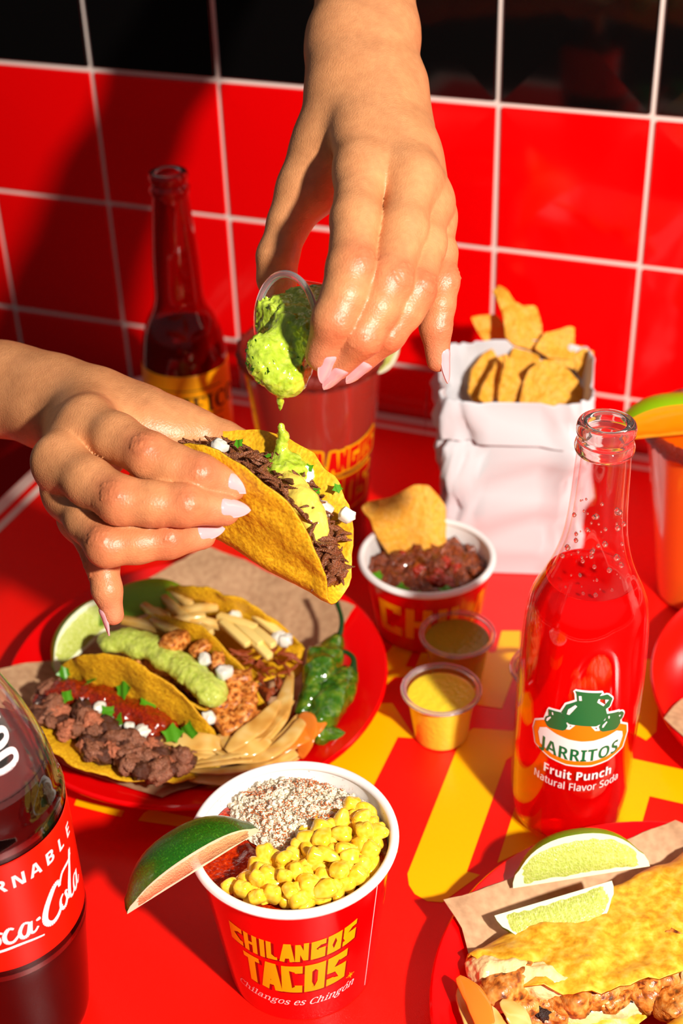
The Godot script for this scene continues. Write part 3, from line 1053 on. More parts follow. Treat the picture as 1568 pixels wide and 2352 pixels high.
	lime_wedge("thin pale lime wedge hooked on the rim of the red drink tumbler", Vector3(0.2725, 0.1425, 0.1635), Basis(Vector3.UP, 0.35) * Basis(Vector3.BACK, 1.15), 0.019, 0.019, 0.6, M.pale_rind, M.lime_flesh, "lime wedges")
	lime_wedge("bright lime slice hooked over the rim of the orange drink", Vector3(0.4628, 0.1240, 0.1830), wedge_basis(Vector3(0.0525, 0.0026, -0.0232), Vector3(-0.0185, 0.9909, -0.1337)), 0.034, 0.025, 0.8, M.bright_rind, mat("orange_pulp", Color(1.0, 0.6, 0.04), 0.2), "lime wedges", mat("orange_pith", Color(0.98, 0.66, 0.12), 0.4))

func cola_script() -> Array:
	# flowing script drawn with tapered strokes, x along the label, y up; the word reads Coca-Cola
	var k := 0.001
	var at := Vector2(-0.0085, 0.0945)
	var out: Array = []
	var lines: Array = [
		# C
		[[-26, 9, -27.5, 11.5, -31, 11, -34.5, 5, -35, -2, -32, -6, -28, -5, -24.5, -1], 2.6],
		# o c a of the first word
		[[-20.5, 2.5, -23.5, 1.5, -24.5, -3, -22.5, -6, -19.8, -3.5, -20.5, 2.0, -18, 1.0], 1.9],
		[[-13.5, 1.6, -15.5, 2.6, -17.6, -1, -17.2, -5, -14.6, -5.8, -11.8, -2.6], 1.9],
		[[-7.2, 1.4, -9.5, 2.2, -11.6, -2, -10.8, -5.6, -8.4, -4.8, -6.6, 1.6, -7.2, -4.4, -5.6, -5.4, -3.8, -3.4], 1.9],
		[[-4.2, 0.3, -2.2, 0.7], 1.6],
		# great C
		[[9.8, 8.4, 9.4, 11.4, 6.2, 10.6, 1.4, 3.6, -0.4, -3.4, 2.2, -7.4, 6.0, -6.2, 9.0, -2.4], 2.9],
		[[9.8, 8.4, 12.6, 13.6, 18.2, 14.8, 21.2, 16.4], 1.6],
		# o l a
		[[10.8, 2.4, 8.8, 0.6, 8.4, -3.6, 10.4, -5.6, 12.8, -2.2, 12.2, 2.2, 13.8, 1.2], 1.8],
		[[13.8, -4.0, 15.6, 4.0, 20.4, 17.0, 20.8, 19.0, 19.4, 15.0, 15.8, 1.0, 15.4, -4.2, 17.6, -4.8, 19.2, -2.0], 1.9],
		[[22.6, 2.2, 20.6, 2.8, 19.0, -1.2, 19.4, -4.8, 21.4, -4.2, 23.4, 3.2, 22.8, -3.6, 24.0, -4.8, 25.6, -2.6], 1.8],
		# swash under the first word
		[[-33, -7.0, -24, -9.6, -12, -8.8, -2, -10.6], 1.4],
	]
	for l in lines:
		var pts: Array = []
		for j in range(0, l[0].size(), 2): pts.append(Vector2(l[0][j], l[0][j + 1] * 0.92) * k + at)
		pts = curve(pts, 5)
		for j in pts.size() - 1:
			var f := float(j) / pts.size()
			var w: float = l[1] * k * (0.55 + 0.45 * sin(PI * clampf(f * 1.1, 0, 1)))
			out.append_array(stroke(PackedVector2Array([pts[j], pts[j + 1]]), w, true))
	return out

func tumbler(at: Vector3, R: float, r: float, h: float, drink: Material, fill: float, label: String, logo: bool):
	var t := thing("tumbler", label, "cup", at)
	var f := func(y: float): return lerpf(r, R, y / h)
	var wall := part("cup_wall", lathe([Vector2(0, 0.0012), Vector2(r - 0.002, 0.0012), Vector2(r, 0.002), Vector2(R, h - 0.003), Vector2(R + 0.0012, h - 0.001), Vector2(R, h)], 72), M.thin_plastic, t)
	part("drink", lathe([Vector2(0, 0.0018), Vector2(f.call(0.002) - 0.0008, 0.0022), Vector2(f.call(fill) - 0.0008, fill), Vector2(0, fill + 0.0005)], 72), drink, t)
	# chili crust: a rough ring
	var P := PackedVector3Array()
	for i in 97:
		var a := TAU * (i % 96) / 96.0
		for j in 10:
			var b := TAU * j / 10
			var n := 0.75 + 0.9 * absf(nz.get_noise_3d(cos(a) * 14.0, sin(a) * 14.0, b * 1.7))
			var rr := R + cos(b) * 0.0026 * n + 0.0003
			P.append(Vector3(cos(a) * rr, h - 0.0035 + sin(b) * 0.0052 * n, sin(a) * rr))
	part("chili_rim", sheet(P, 97, 10, true, true), M.chili_rim, t)
	if logo:
		restaurant_logo(wall, Vector2(f.call(0.035), 0.035), Vector2(f.call(0.085), 0.085), facing(at, 0.34), Vector2(0.062, 0.05), 0.0365, true, false)

func restaurant_logo(t: Node3D, lo: Vector2, hi: Vector2, turn: float, size: Vector2, y0: float, outlined: bool, motto: bool):
	# two lines of block letters, the upper one sagging in the middle; lo, hi = (radius, height) of the cone
	var lay := func(k: int): return on_round(lo.x, lo.y, hi.x, hi.y, turn, 0.00015 + 0.00014 * k)
	var w := size.x
	var h := size.y
	var wave := func(q: Vector2): return q + Vector2(0, y0 + 0.12 * h * pow(q.x / (w * 0.5), 2.0))
	var top := warped(moved(block_text("CHILANGOS", h * 0.34, w, 0.2, 0.1), Vector2(0, h * 0.62)), wave, 0.002)
	var low := warped(block_text("TACOS", h * 0.54, w * 0.86, 0.21, 0.1), wave, 0.002)
	var all := top + low
	if outlined:
		part("lettering_outline", print_mesh(swell(all, 0.0014), lay.call(0), 0.003), M.ink_yellow, t)
		part("lettering", print_mesh(all, lay.call(1), 0.003), M.ink_red, t)
	else:
		part("lettering_shade", print_mesh(moved(all, Vector2(0.0011, -0.0011)), lay.call(0), 0.003), M.ink_shade, t)
		part("lettering", print_mesh(all, lay.call(1), 0.003), M.ink_yellow, t)
	if motto:
		var T: Array = []
		var drop := func(q: Vector2): return q + Vector2(-0.001, y0 - h * 0.2 + 3.0 * q.x * q.x)
		for tri in font_triangles("Chilangos es Chingón", 0.0031, "Droid Serif", false, 0.45, 0.95):
			T.append([drop.call(tri[0]), drop.call(tri[1]), drop.call(tri[2])])
		part("motto", print_triangles(T, lay.call(0), 0.003), M.ink_white, t)
		var star: Array = []
		for k in 4:
			var d := Vector2.from_angle(PI * k / 4.0 + 0.2) * (0.0024 if k % 2 == 0 else 0.0015)
			star.append_array(stroke(PackedVector2Array([Vector2(w * 0.47, y0 + h * 0.03) - d, Vector2(w * 0.47, y0 + h * 0.03) + d]), 0.0004))
		part("spark_mark", print_mesh(star, lay.call(0)), M.ink_yellow, t)

# ---------------------------------------------------------------- limes

# wedge of a lime: the fruit's axis lies along x; the cut edge points up, rind below; span = opening angle
func lime_wedge(label: String, at: Vector3, turn: Basis, half: float, r: float, span: float, rind: Material, flesh: Material, group := "", inner: Material = null) -> Node3D:
	var t := thing("lime_wedge", label, "lime", at, group)
	t.basis = turn
	var rows := 25
	var cols := 17
	var prof := func(u: float) -> float:
		var x := absf(u)
		var tip := 0.07 * smoothstep(0.88, 1.0, x)
		return r * (pow(maxf(1.0 - pow(x, 2.3), 0.0), 0.56) * 0.97 + tip * (1.0 - smoothstep(0.97, 1.0, x)))
	var P := PackedVector3Array()
	for i in rows:
		var u := -cos(PI * i / (rows - 1.0))
		var R: float = prof.call(u)
		for j in cols:
			var a := -span * 0.5 + span * j / (cols - 1.0)
			P.append(Vector3(u * half * (1.0 + 0.06 * smoothstep(0.93, 1.0, absf(u))), -cos(a) * R, sin(a) * R))
	part("rind", sheet(P, rows, cols, false, false), rind, t)
	# the two cut faces: pith border, juicy segments standing a little proud
	for s in [-1.0, 1.0]:
		var a: float = s * span * 0.5
		var d := Vector3(0, -cos(a), sin(a))
		var n := Vector3(0, sin(a) * s, cos(a) * s)
		var F := PackedVector3Array()
		for i in rows:
			var u := -cos(PI * i / (rows - 1.0))
			var R: float = prof.call(u)
			for j in 7:
				F.append(Vector3(u * half * (1.0 + 0.06 * smoothstep(0.93, 1.0, absf(u)) * j / 6.0), 0, 0) + d * R * j / 6.0)
		var pith := part("pith", sheet(F, rows, 7, false, s > 0), inner if inner else M.lime_pith, t)
		var G := PackedVector3Array()
		for i in rows:
			var u := -cos(PI * i / (rows - 1.0))
			var uu := u * 0.91
			var R: float = prof.call(uu) * 0.9
			for j in 9:
				var e := j / 8.0
				var edge := minf(minf(e, 1.0 - e) * 4.0, (1.0 - absf(u)) * 5.0)
				var puff := 0.0011 * minf(1.0, edge) + 0.0004 * nz.get_noise_3d(uu * 30.0, e * 14.0 * s, 3.0 * s)
				G.append(Vector3(uu * half, 0, 0) + d * (R * lerpf(0.07, 1.0, e)) + n * (puff - 0.0002))
		part("flesh", sheet(G, rows, 9, false, s > 0), flesh, pith)
	return t
# ---------------------------------------------------------------- people

var limbs: Dictionary
var near_palm: Array = []
var near_fingers: Array = []
var creases: Array = []

func segments(chains: Array) -> Array:
	var o: Array = []
	for c in chains:
		for k in c.size() - 1:
			var a: Vector3 = c[k][0]
			var b: Vector3 = c[k + 1][0]
			o.append([a, b - a, 1.0 / maxf((b - a).length_squared(), 1e-12), c[k][1], c[k + 1][1] - c[k][1]])
	return o

func seg_d(p: Vector3, s: Array) -> float:
	var q: Vector3 = p - s[0]
	var t: float = clampf(q.dot(s[1]) * s[2], 0.0, 1.0)
	return (q - s[1] * t).length() - s[3] - s[4] * t

func hand_near(c: Vector3, r: float):
	near_palm = []
	near_fingers = []
	for s in limbs.palm:
		if seg_d(c, s) < r + 0.016: near_palm.append(s)
	for f in limbs.fingers:
		var g: Array = []
		for s in f:
			if seg_d(c, s) < r + 0.014: g.append(s)
		if g.size(): near_fingers.append(g)
	creases = []
	for k in limbs.creases:
		if c.distance_to(k[0]) < r + 0.012: creases.append(k)

func hand_field(p: Vector3) -> float:
	var palm := 0.04
	for s in near_palm:
		palm = smin(palm, seg_d(p, s), 0.014)
	var d := palm
	for f in near_fingers:
		var e := 0.04
		for s in f: e = smin(e, seg_d(p, s), 0.0035)
		d = minf(d, smin(palm, e, 0.008))
	if d < 0.003 and d > -0.004:
		for k in creases:
			var q: Vector3 = p - k[0]
			var along: float = q.dot(k[1])
			var out: float = q.dot(k[2])
			if out > 0.0 and absf(along) < 0.006:
				var dist := q.length_squared()
				var near := exp(-dist * 9000.0) if k[3] > 0.0 else 0.0
				var g := 0.0
				for w in [-0.0046, -0.0028, -0.0010, 0.0009, 0.0026, 0.0042]:
					var e2: float = (along - w + 0.0006 * sin(q.dot(k[1].cross(k[2])) * 900.0 + w * 4000.0)) / 0.00055
					g += exp(-e2 * e2)
				d += (0.0006 * g - 0.0008) * near * k[3]
	return d

func skin_tint(p: Vector3) -> Color:
	var red := 0.0
	for k in limbs.creases:
		red = maxf(red, exp(-p.distance_squared_to(k[0]) * 9000.0) * 0.8)
	var tip := 0.0
	for k in limbs.tips: tip = maxf(tip, exp(-p.distance_squared_to(k) * 7000.0))
	var n := 0.06 * nz.get_noise_3dv(p * 60.0) + 0.05 * nz.get_noise_3dv(p * 220.0)
	var c := Color(0.80, 0.54, 0.35).lerp(Color(0.76, 0.405, 0.26), clampf(red * 0.9, 0, 1)).lerp(Color(0.83, 0.5, 0.37), tip * 0.7)
	c = Color(c.r * (1.0 + n), c.g * (1.0 + n * 1.3), c.b * (1.0 + n * 1.5))
	return c.srgb_to_linear()

func person(label: String, data: Dictionary, lo: Vector3, hi: Vector3, cell: float):
	var t := thing("person", label, "person")
	limbs = {"palm": segments(data.palm), "fingers": [], "creases": [], "tips": []}
	for f in data.fingers: limbs.fingers.append(segments([f]))
	for nl in data.nails:
		var f: Array = data.fingers[nl[0]]
		var n: Vector3 = nl[1]
		for k in ([2, 4] if f.size() > 5 else [2]):
			var a: Vector3 = (f[k + 1][0] - f[k - 1][0]).normalized()
			var nn := (n - a * n.dot(a)).normalized()
			limbs.creases.append([f[k][0] + nn * f[k][1], a, nn, 1.0 if k == 2 else 0.7])
		limbs.tips.append(f[f.size() - 1][0])
	var body := net(hand_field, lo, hi, cell, 1.0, skin_tint, hand_near)
	part("body", body, M.skin, t)
	for nl in data.nails: nail(t, data.fingers[nl[0]], nl[1], nl[3], nl[4])

func nail(t: Node3D, f: Array, n: Vector3, length: float, width: float):
	var tip: Vector3 = f[f.size() - 1][0]
	var r: float = f[f.size() - 1][1]
	var d: Vector3 = (tip - f[f.size() - 2][0]).normalized()
	n = (n - d * n.dot(d)).normalized()
	var s := d.cross(n)
	var slope: float = (f[f.size() - 2][1] - r) / maxf(0.004, tip.distance_to(f[f.size() - 2][0]))
	var P := PackedVector3Array()
	var rows := 15
	var cols := 11
	for face in 2:
		for i in rows:
			var v := i / (rows - 1.0)
			var w := width * 0.5 * (sqrt(maxf(0.0, 1.0 - pow(1.0 - minf(v / 0.22, 1.0), 2.0))) * 0.25 + 0.75 if v < 0.22 else pow(maxf(0.0, 1.0 - pow((v - 0.22) / 0.78, 1.9)), 0.78))
			if i == 0: w *= 0.6
			for j in cols:
				var u := -1.0 + 2.0 * j / (cols - 1.0)
				var a := u * w / (width * 0.5) * 1.05
				var arch := width * 0.52
				var drop := (1.0 - cos(a)) * arch
				var back: float = maxf(0.0, 0.34 - v) * length
				var lift: float = r * 0.9 + back * slope + 0.0012 - 0.0012 * v * v - (0.0007 if face == 1 else 0.0)
				if v < 0.1: lift -= 0.0007 * (1.0 - v / 0.1)
				P.append(tip + d * (-length * 0.34 + length * v) + s * sin(a) * arch * (1.0 if face == 0 else 0.97) + n * (lift - drop))
	var I := PackedInt32Array()
	sheet_index(I, 0, rows, cols, false, true)
	sheet_index(I, rows * cols, rows, cols, false, false)
	for i in rows - 1:
		for j in [0, cols - 1]:
			var a: int = i * cols + j
			var b := a + rows * cols
			I.append_array([a, b, a + cols, a + cols, b, b + cols])
	part("fingernail", build(P, I), M.nail, t)

func build_people():
	person("bare forearm and hand reaching down from above, tipping a small sauce cup", pouring_hand(), Vector3(0.215, 0.245, 0.16), Vector3(0.425, 0.485, 0.455), 0.0009)
	person("bare forearm and hand from the left edge, holding a taco with pale pink nails", taco_hand(), Vector3(0.03, 0.15, 0.355), Vector3(0.345, 0.29, 0.53), 0.0009)

# joints of the two hands: [place, radius]; nails: [finger, way the nail faces, shift, length, width]
func pouring_hand() -> Dictionary:
	return {
		"palm": [
			[[Vector3(0.2268, 0.4666, 0.0610), 0.0145], [Vector3(0.2882, 0.3852, 0.2296), 0.0138], [Vector3(0.3084, 0.3560, 0.2848), 0.0128], [Vector3(0.3171, 0.3444, 0.3076), 0.0118]],
			[[Vector3(0.2489, 0.4659, 0.0525), 0.0145], [Vector3(0.3078, 0.3846, 0.2221), 0.0138], [Vector3(0.3225, 0.3599, 0.2660), 0.0128], [Vector3(0.3341, 0.3440, 0.2881), 0.0115]],
			[[Vector3(0.2393, 0.4664, 0.0586), 0.0155], [Vector3(0.2995, 0.3853, 0.2275), 0.0148], [Vector3(0.3200, 0.3526, 0.2838), 0.0132], [Vector3(0.3288, 0.3408, 0.3054), 0.0112]],
			[[Vector3(0.3201, 0.3454, 0.3070), 0.0120], [Vector3(0.3436, 0.3285, 0.3585), 0.0102]],
			[[Vector3(0.3281, 0.3460, 0.3033), 0.0120], [Vector3(0.3641, 0.3256, 0.3523), 0.0103]],
			[[Vector3(0.3326, 0.3451, 0.2956), 0.0115], [Vector3(0.3684, 0.3137, 0.3460), 0.0095]],
			[[Vector3(0.3353, 0.3426, 0.2898), 0.0108], [Vector3(0.3688, 0.3035, 0.3388), 0.0083]],
			[[Vector3(0.3055, 0.3616, 0.2769), 0.0130], [Vector3(0.3155, 0.3456, 0.3022), 0.0118], [Vector3(0.3124, 0.3239, 0.3254), 0.0105], [Vector3(0.3071, 0.3095, 0.3378), 0.0096]],
			[[Vector3(0.3160, 0.3281, 0.3222), 0.0095], [Vector3(0.3158, 0.3072, 0.3372), 0.0075]],
			[[Vector3(0.3381, 0.3313, 0.3316), 0.0105], [Vector3(0.3520, 0.3277, 0.3285), 0.0105]],
		],
		"fingers": [
			[[Vector3(0.3436, 0.3285, 0.3585), 0.0103], [Vector3(0.3513, 0.3186, 0.3857), 0.0101], [Vector3(0.3580, 0.3073, 0.4097), 0.0098], [Vector3(0.3585, 0.2999, 0.4180), 0.0092], [Vector3(0.3564, 0.2923, 0.4249), 0.0088], [Vector3(0.3505, 0.2762, 0.4252), 0.0070]],
			[[Vector3(0.3641, 0.3252, 0.3525), 0.0103], [Vector3(0.3694, 0.3142, 0.3788), 0.0098], [Vector3(0.3719, 0.3017, 0.4042), 0.0094], [Vector3(0.3700, 0.2940, 0.4131), 0.0089], [Vector3(0.3662, 0.2851, 0.4215), 0.0083], [Vector3(0.3545, 0.2703, 0.4213), 0.0066]],
			[[Vector3(0.3687, 0.3137, 0.3459), 0.0094], [Vector3(0.3760, 0.3052, 0.3709), 0.0088], [Vector3(0.3796, 0.2953, 0.3959), 0.0086], [Vector3(0.3777, 0.2898, 0.4031), 0.0080], [Vector3(0.3731, 0.2825, 0.4109), 0.0075], [Vector3(0.3615, 0.2687, 0.4118), 0.0060]],
			[[Vector3(0.3697, 0.3027, 0.3391), 0.0082], [Vector3(0.3783, 0.2960, 0.3572), 0.0071], [Vector3(0.3824, 0.2875, 0.3680), 0.0073], [Vector3(0.3838, 0.2804, 0.3751), 0.0065], [Vector3(0.3838, 0.2720, 0.3797), 0.0064], [Vector3(0.3861, 0.2585, 0.3832), 0.0050]],
			[[Vector3(0.3071, 0.3095, 0.3378), 0.0098], [Vector3(0.3042, 0.2971, 0.3465), 0.0094], [Vector3(0.3019, 0.2842, 0.3566), 0.0090], [Vector3(0.3025, 0.2752, 0.3601), 0.0084], [Vector3(0.3060, 0.2649, 0.3648), 0.0072]],
		],
		"nails": [
			[0, Vector3(0.769, 0.372, 0.520), 0.0000, 0.0150, 0.0092],
			[1, Vector3(0.720, 0.263, 0.642), 0.0000, 0.0150, 0.0092],
			[2, Vector3(0.720, 0.306, 0.623), 0.0000, 0.0150, 0.0085],
			[3, Vector3(0.890, 0.360, 0.280), 0.0000, 0.0150, 0.0066],
		],
	}

func taco_hand() -> Dictionary:
	return {
		"palm": [
			[[Vector3(-0.0164, 0.1854, 0.3471), 0.0175], [Vector3(0.1242, 0.2136, 0.3861), 0.0165], [Vector3(0.1711, 0.2209, 0.3980), 0.0160], [Vector3(0.2025, 0.2232, 0.4056), 0.0145], [Vector3(0.2269, 0.2244, 0.4116), 0.0130]],
			[[Vector3(0.1257, 0.2064, 0.3907), 0.0165], [Vector3(0.1723, 0.2154, 0.4015), 0.0158], [Vector3(0.2065, 0.2160, 0.4104), 0.0140], [Vector3(0.2274, 0.2191, 0.4178), 0.0125]],
			[[Vector3(0.2307, 0.2265, 0.4137), 0.0125], [Vector3(0.2493, 0.2382, 0.4457), 0.0102]],
			[[Vector3(0.2307, 0.2234, 0.4185), 0.0125], [Vector3(0.2471, 0.2312, 0.4683), 0.0102]],
			[[Vector3(0.2306, 0.2194, 0.4214), 0.0120], [Vector3(0.2497, 0.2153, 0.4683), 0.0094]],
			[[Vector3(0.2302, 0.2159, 0.4215), 0.0115], [Vector3(0.2491, 0.1982, 0.4625), 0.0083]],
			[[Vector3(0.1877, 0.2214, 0.4013), 0.0150], [Vector3(0.2131, 0.2228, 0.4080), 0.0132], [Vector3(0.2352, 0.2229, 0.4105), 0.0116], [Vector3(0.2543, 0.2218, 0.4087), 0.0105], [Vector3(0.2720, 0.2193, 0.4084), 0.0096]],
			[[Vector3(0.2415, 0.2237, 0.4217), 0.0110], [Vector3(0.2618, 0.2213, 0.4190), 0.0105], [Vector3(0.2736, 0.2193, 0.4169), 0.0082]],
			[[Vector3(0.2422, 0.2154, 0.4428), 0.0110], [Vector3(0.2420, 0.2250, 0.4361), 0.0120]],
		],
		"fingers": [
			[[Vector3(0.2503, 0.2391, 0.4472), 0.0103], [Vector3(0.2698, 0.2409, 0.4580), 0.0101], [Vector3(0.2904, 0.2409, 0.4671), 0.0096], [Vector3(0.3007, 0.2378, 0.4670), 0.0090], [Vector3(0.3113, 0.2359, 0.4666), 0.0085], [Vector3(0.3217, 0.2285, 0.4592), 0.0068]],
			[[Vector3(0.2478, 0.2322, 0.4699), 0.0103], [Vector3(0.2678, 0.2320, 0.4800), 0.0100], [Vector3(0.2869, 0.2314, 0.4875), 0.0095], [Vector3(0.2988, 0.2302, 0.4842), 0.0089], [Vector3(0.3110, 0.2295, 0.4797), 0.0083], [Vector3(0.3229, 0.2229, 0.4692), 0.0066]],
			[[Vector3(0.2499, 0.2154, 0.4694), 0.0098], [Vector3(0.2663, 0.2143, 0.4829), 0.0090], [Vector3(0.2817, 0.2131, 0.4949), 0.0084], [Vector3(0.2923, 0.2126, 0.4890), 0.0079], [Vector3(0.3030, 0.2124, 0.4822), 0.0075], [Vector3(0.3121, 0.2090, 0.4706), 0.0060]],
			[[Vector3(0.2501, 0.1987, 0.4630), 0.0086], [Vector3(0.2609, 0.1963, 0.4733), 0.0070], [Vector3(0.2682, 0.1920, 0.4798), 0.0068], [Vector3(0.2726, 0.1825, 0.4861), 0.0060], [Vector3(0.2755, 0.1719, 0.4886), 0.0046]],
			[[Vector3(0.2720, 0.2193, 0.4084), 0.0096], [Vector3(0.2827, 0.2171, 0.4070), 0.0091], [Vector3(0.2923, 0.2143, 0.4063), 0.0090], [Vector3(0.3011, 0.2118, 0.4071), 0.0084], [Vector3(0.3119, 0.2085, 0.4089), 0.0072]],
		],
		"nails": [
			[0, Vector3(0.354, 0.737, 0.575), 0.0000, 0.0140, 0.0092],
			[1, Vector3(0.320, 0.708, 0.630), 0.0000, 0.0140, 0.0092],
			[2, Vector3(0.307, 0.751, 0.585), 0.0000, 0.0130, 0.0082],
			[3, Vector3(-0.732, 0.192, 0.653), 0.0000, 0.0130, 0.0062],
		],
	}

# places of the small things, in metres
func pour_blobs() -> Array:
	return [Vector3(0.3212, 0.2728, 0.4215), Vector3(0.3245, 0.2673, 0.4240), Vector3(0.3301, 0.2627, 0.4250), Vector3(0.3340, 0.2612, 0.4233), Vector3(0.3369, 0.2629, 0.4169)]

func pour_drip() -> Array:
	return [Vector3(0.3312, 0.2584, 0.4251), Vector3(0.3307, 0.2554, 0.4261), Vector3(0.3307, 0.2516, 0.4256), Vector3(0.3304, 0.2472, 0.4256)]

func landed_drip() -> Array:
	return [Vector3(0.3270, 0.2357, 0.4184), Vector3(0.3277, 0.2301, 0.4182), Vector3(0.3270, 0.2242, 0.4188), Vector3(0.3277, 0.2179, 0.4191), Vector3(0.3277, 0.2116, 0.4197)]

func landed_blobs() -> Array:
	return [Vector3(0.3273, 0.2122, 0.4246), Vector3(0.3312, 0.2104, 0.4204), Vector3(0.3308, 0.2102, 0.4259), Vector3(0.3263, 0.2109, 0.4272), Vector3(0.3349, 0.2091, 0.4237), Vector3(0.3317, 0.2108, 0.4302)]

func cream_path() -> Array:
	return [Vector3(0.3294, 0.2112, 0.4297), Vector3(0.3377, 0.2095, 0.4352), Vector3(0.3444, 0.2073, 0.4418), Vector3(0.3511, 0.2038, 0.4480), Vector3(0.3536, 0.1997, 0.4499)]

func held_onion() -> Array:
	return [Vector3(0.3388, 0.2127, 0.4247), Vector3(0.3343, 0.2117, 0.4363), Vector3(0.3514, 0.2054, 0.4364), Vector3(0.3632, 0.2070, 0.4396), Vector3(0.3075, 0.2312, 0.4412)]

func held_leaf() -> Array:
	return [Vector3(0.3340, 0.2157, 0.4246), Vector3(0.3249, 0.2236, 0.4317), Vector3(0.3394, 0.2152, 0.4239), Vector3(0.3547, 0.2105, 0.4275), Vector3(0.3128, 0.2289, 0.4354), Vector3(0.3474, 0.2109, 0.4342), Vector3(0.3462, 0.2072, 0.4463)]

func chip_outlines_bag() -> Array:
	return [
		[Vector3(0.3132, 0.1313, 0.0840), Vector3(0.3289, 0.1325, 0.0775), Vector3(0.3375, 0.1217, 0.0774), Vector3(0.3366, 0.1107, 0.0812), Vector3(0.3233, 0.1153, 0.0850), Vector3(0.3181, 0.1224, 0.0848)],
		[Vector3(0.3261, 0.1497, 0.0796), Vector3(0.3292, 0.1521, 0.0751), Vector3(0.3336, 0.1503, 0.0751), Vector3(0.3431, 0.1411, 0.0812), Vector3(0.3550, 0.1404, 0.0760), Vector3(0.3595, 0.1324, 0.0832), Vector3(0.3652, 0.1221, 0.0925), Vector3(0.3604, 0.1199, 0.0977), Vector3(0.3472, 0.1232, 0.1004), Vector3(0.3411, 0.1265, 0.0995), Vector3(0.3347, 0.1388, 0.0882)],
		[Vector3(0.3611, 0.1252, 0.1033), Vector3(0.3650, 0.1319, 0.0936), Vector3(0.3794, 0.1337, 0.0832), Vector3(0.3822, 0.1325, 0.0829), Vector3(0.3838, 0.1232, 0.0922), Vector3(0.3859, 0.1174, 0.0974), Vector3(0.3709, 0.1199, 0.1034)],
		[Vector3(0.3618, 0.1009, 0.1405), Vector3(0.3610, 0.1132, 0.1288), Vector3(0.3624, 0.1188, 0.1225), Vector3(0.3694, 0.1234, 0.1146), Vector3(0.3815, 0.1198, 0.1122), Vector3(0.3880, 0.1157, 0.1130), Vector3(0.3988, 0.1058, 0.1174), Vector3(0.4005, 0.0945, 0.1277), Vector3(0.3807, 0.0947, 0.1373)],
		[Vector3(0.3852, 0.1202, 0.0951), Vector3(0.3905, 0.1244, 0.0924), Vector3(0.3967, 0.1238, 0.0925), Vector3(0.3989, 0.1135, 0.0990), Vector3(0.3999, 0.1030, 0.1056), Vector3(0.3894, 0.1096, 0.1017)],
		[Vector3(0.3239, 0.0986, 0.1244), Vector3(0.3230, 0.1105, 0.1172), Vector3(0.3275, 0.1179, 0.1066), Vector3(0.3367, 0.1213, 0.0933), Vector3(0.3420, 0.1184, 0.0889), Vector3(0.3425, 0.1065, 0.0967), Vector3(0.3369, 0.0942, 0.1118), Vector3(0.3290, 0.0899, 0.1244)],
		[Vector3(0.3353, 0.1033, 0.1388), Vector3(0.3384, 0.1125, 0.1286), Vector3(0.3419, 0.1228, 0.1172), Vector3(0.3461, 0.1233, 0.1119), Vector3(0.3493, 0.1136, 0.1149), Vector3(0.3486, 0.1023, 0.1236), Vector3(0.3408, 0.0980, 0.1359)],
		[Vector3(0.3473, 0.1006, 0.1387), Vector3(0.3474, 0.1128, 0.1324), Vector3(0.3467, 0.1289, 0.1249), Vector3(0.3507, 0.1242, 0.1234), Vector3(0.3575, 0.1102, 0.1239), Vector3(0.3577, 0.0990, 0.1294)],
		[Vector3(0.3461, 0.1173, 0.1110), Vector3(0.3474, 0.1235, 0.1010), Vector3(0.3631, 0.1194, 0.1004), Vector3(0.3663, 0.1158, 0.1045), Vector3(0.3585, 0.1116, 0.1142), Vector3(0.3581, 0.1064, 0.1224)],
		[Vector3(0.3677, 0.1159, 0.1012), Vector3(0.3782, 0.1232, 0.0874), Vector3(0.3889, 0.1219, 0.0846), Vector3(0.3897, 0.1113, 0.0976), Vector3(0.3791, 0.1126, 0.1005)],
	]

func chip_outlines_dip() -> Array:
	return [
		[Vector3(0.2889, 0.0670, 0.2275), Vector3(0.2926, 0.0691, 0.2221), Vector3(0.3035, 0.0684, 0.2132), Vector3(0.3144, 0.0719, 0.1998), Vector3(0.3215, 0.0697, 0.1958), Vector3(0.3328, 0.0586, 0.1968), Vector3(0.3362, 0.0470, 0.2054), Vector3(0.3385, 0.0327, 0.2176), Vector3(0.3252, 0.0337, 0.2284), Vector3(0.3108, 0.0399, 0.2351), Vector3(0.3012, 0.0508, 0.2329), Vector3(0.2950, 0.0599, 0.2293)],
	]

func paper_a() -> PackedVector2Array:
	return PackedVector2Array([Vector2(0.1187, 0.4015), Vector2(0.1367, 0.3757), Vector2(0.1512, 0.3564), Vector2(0.1544, 0.3155), Vector2(0.1637, 0.2813), Vector2(0.1747, 0.2599), Vector2(0.1874, 0.2419), Vector2(0.2152, 0.2433), Vector2(0.2585, 0.2553), Vector2(0.2984, 0.2670), Vector2(0.2949, 0.2873), Vector2(0.2922, 0.3087), Vector2(0.2928, 0.3595), Vector2(0.2824, 0.3952), Vector2(0.2709, 0.4296), Vector2(0.2603, 0.4466), Vector2(0.2381, 0.4445), Vector2(0.2008, 0.4433), Vector2(0.1537, 0.4186)])

func paper_b() -> PackedVector2Array:
	return PackedVector2Array([Vector2(0.4170, 0.4666), Vector2(0.4305, 0.4540), Vector2(0.4425, 0.4399), Vector2(0.4694, 0.4168), Vector2(0.4828, 0.4023), Vector2(0.4950, 0.3904), Vector2(0.5086, 0.3791), Vector2(0.5275, 0.3852), Vector2(0.5359, 0.4258), Vector2(0.5176, 0.4786), Vector2(0.4869, 0.5132), Vector2(0.4376, 0.4913), Vector2(0.4291, 0.4771)])

func paper_c() -> PackedVector2Array:
	return PackedVector2Array([Vector2(0.4898, 0.3068), Vector2(0.4961, 0.2840), Vector2(0.5099, 0.2638), Vector2(0.5303, 0.3090), Vector2(0.5100, 0.3231)])

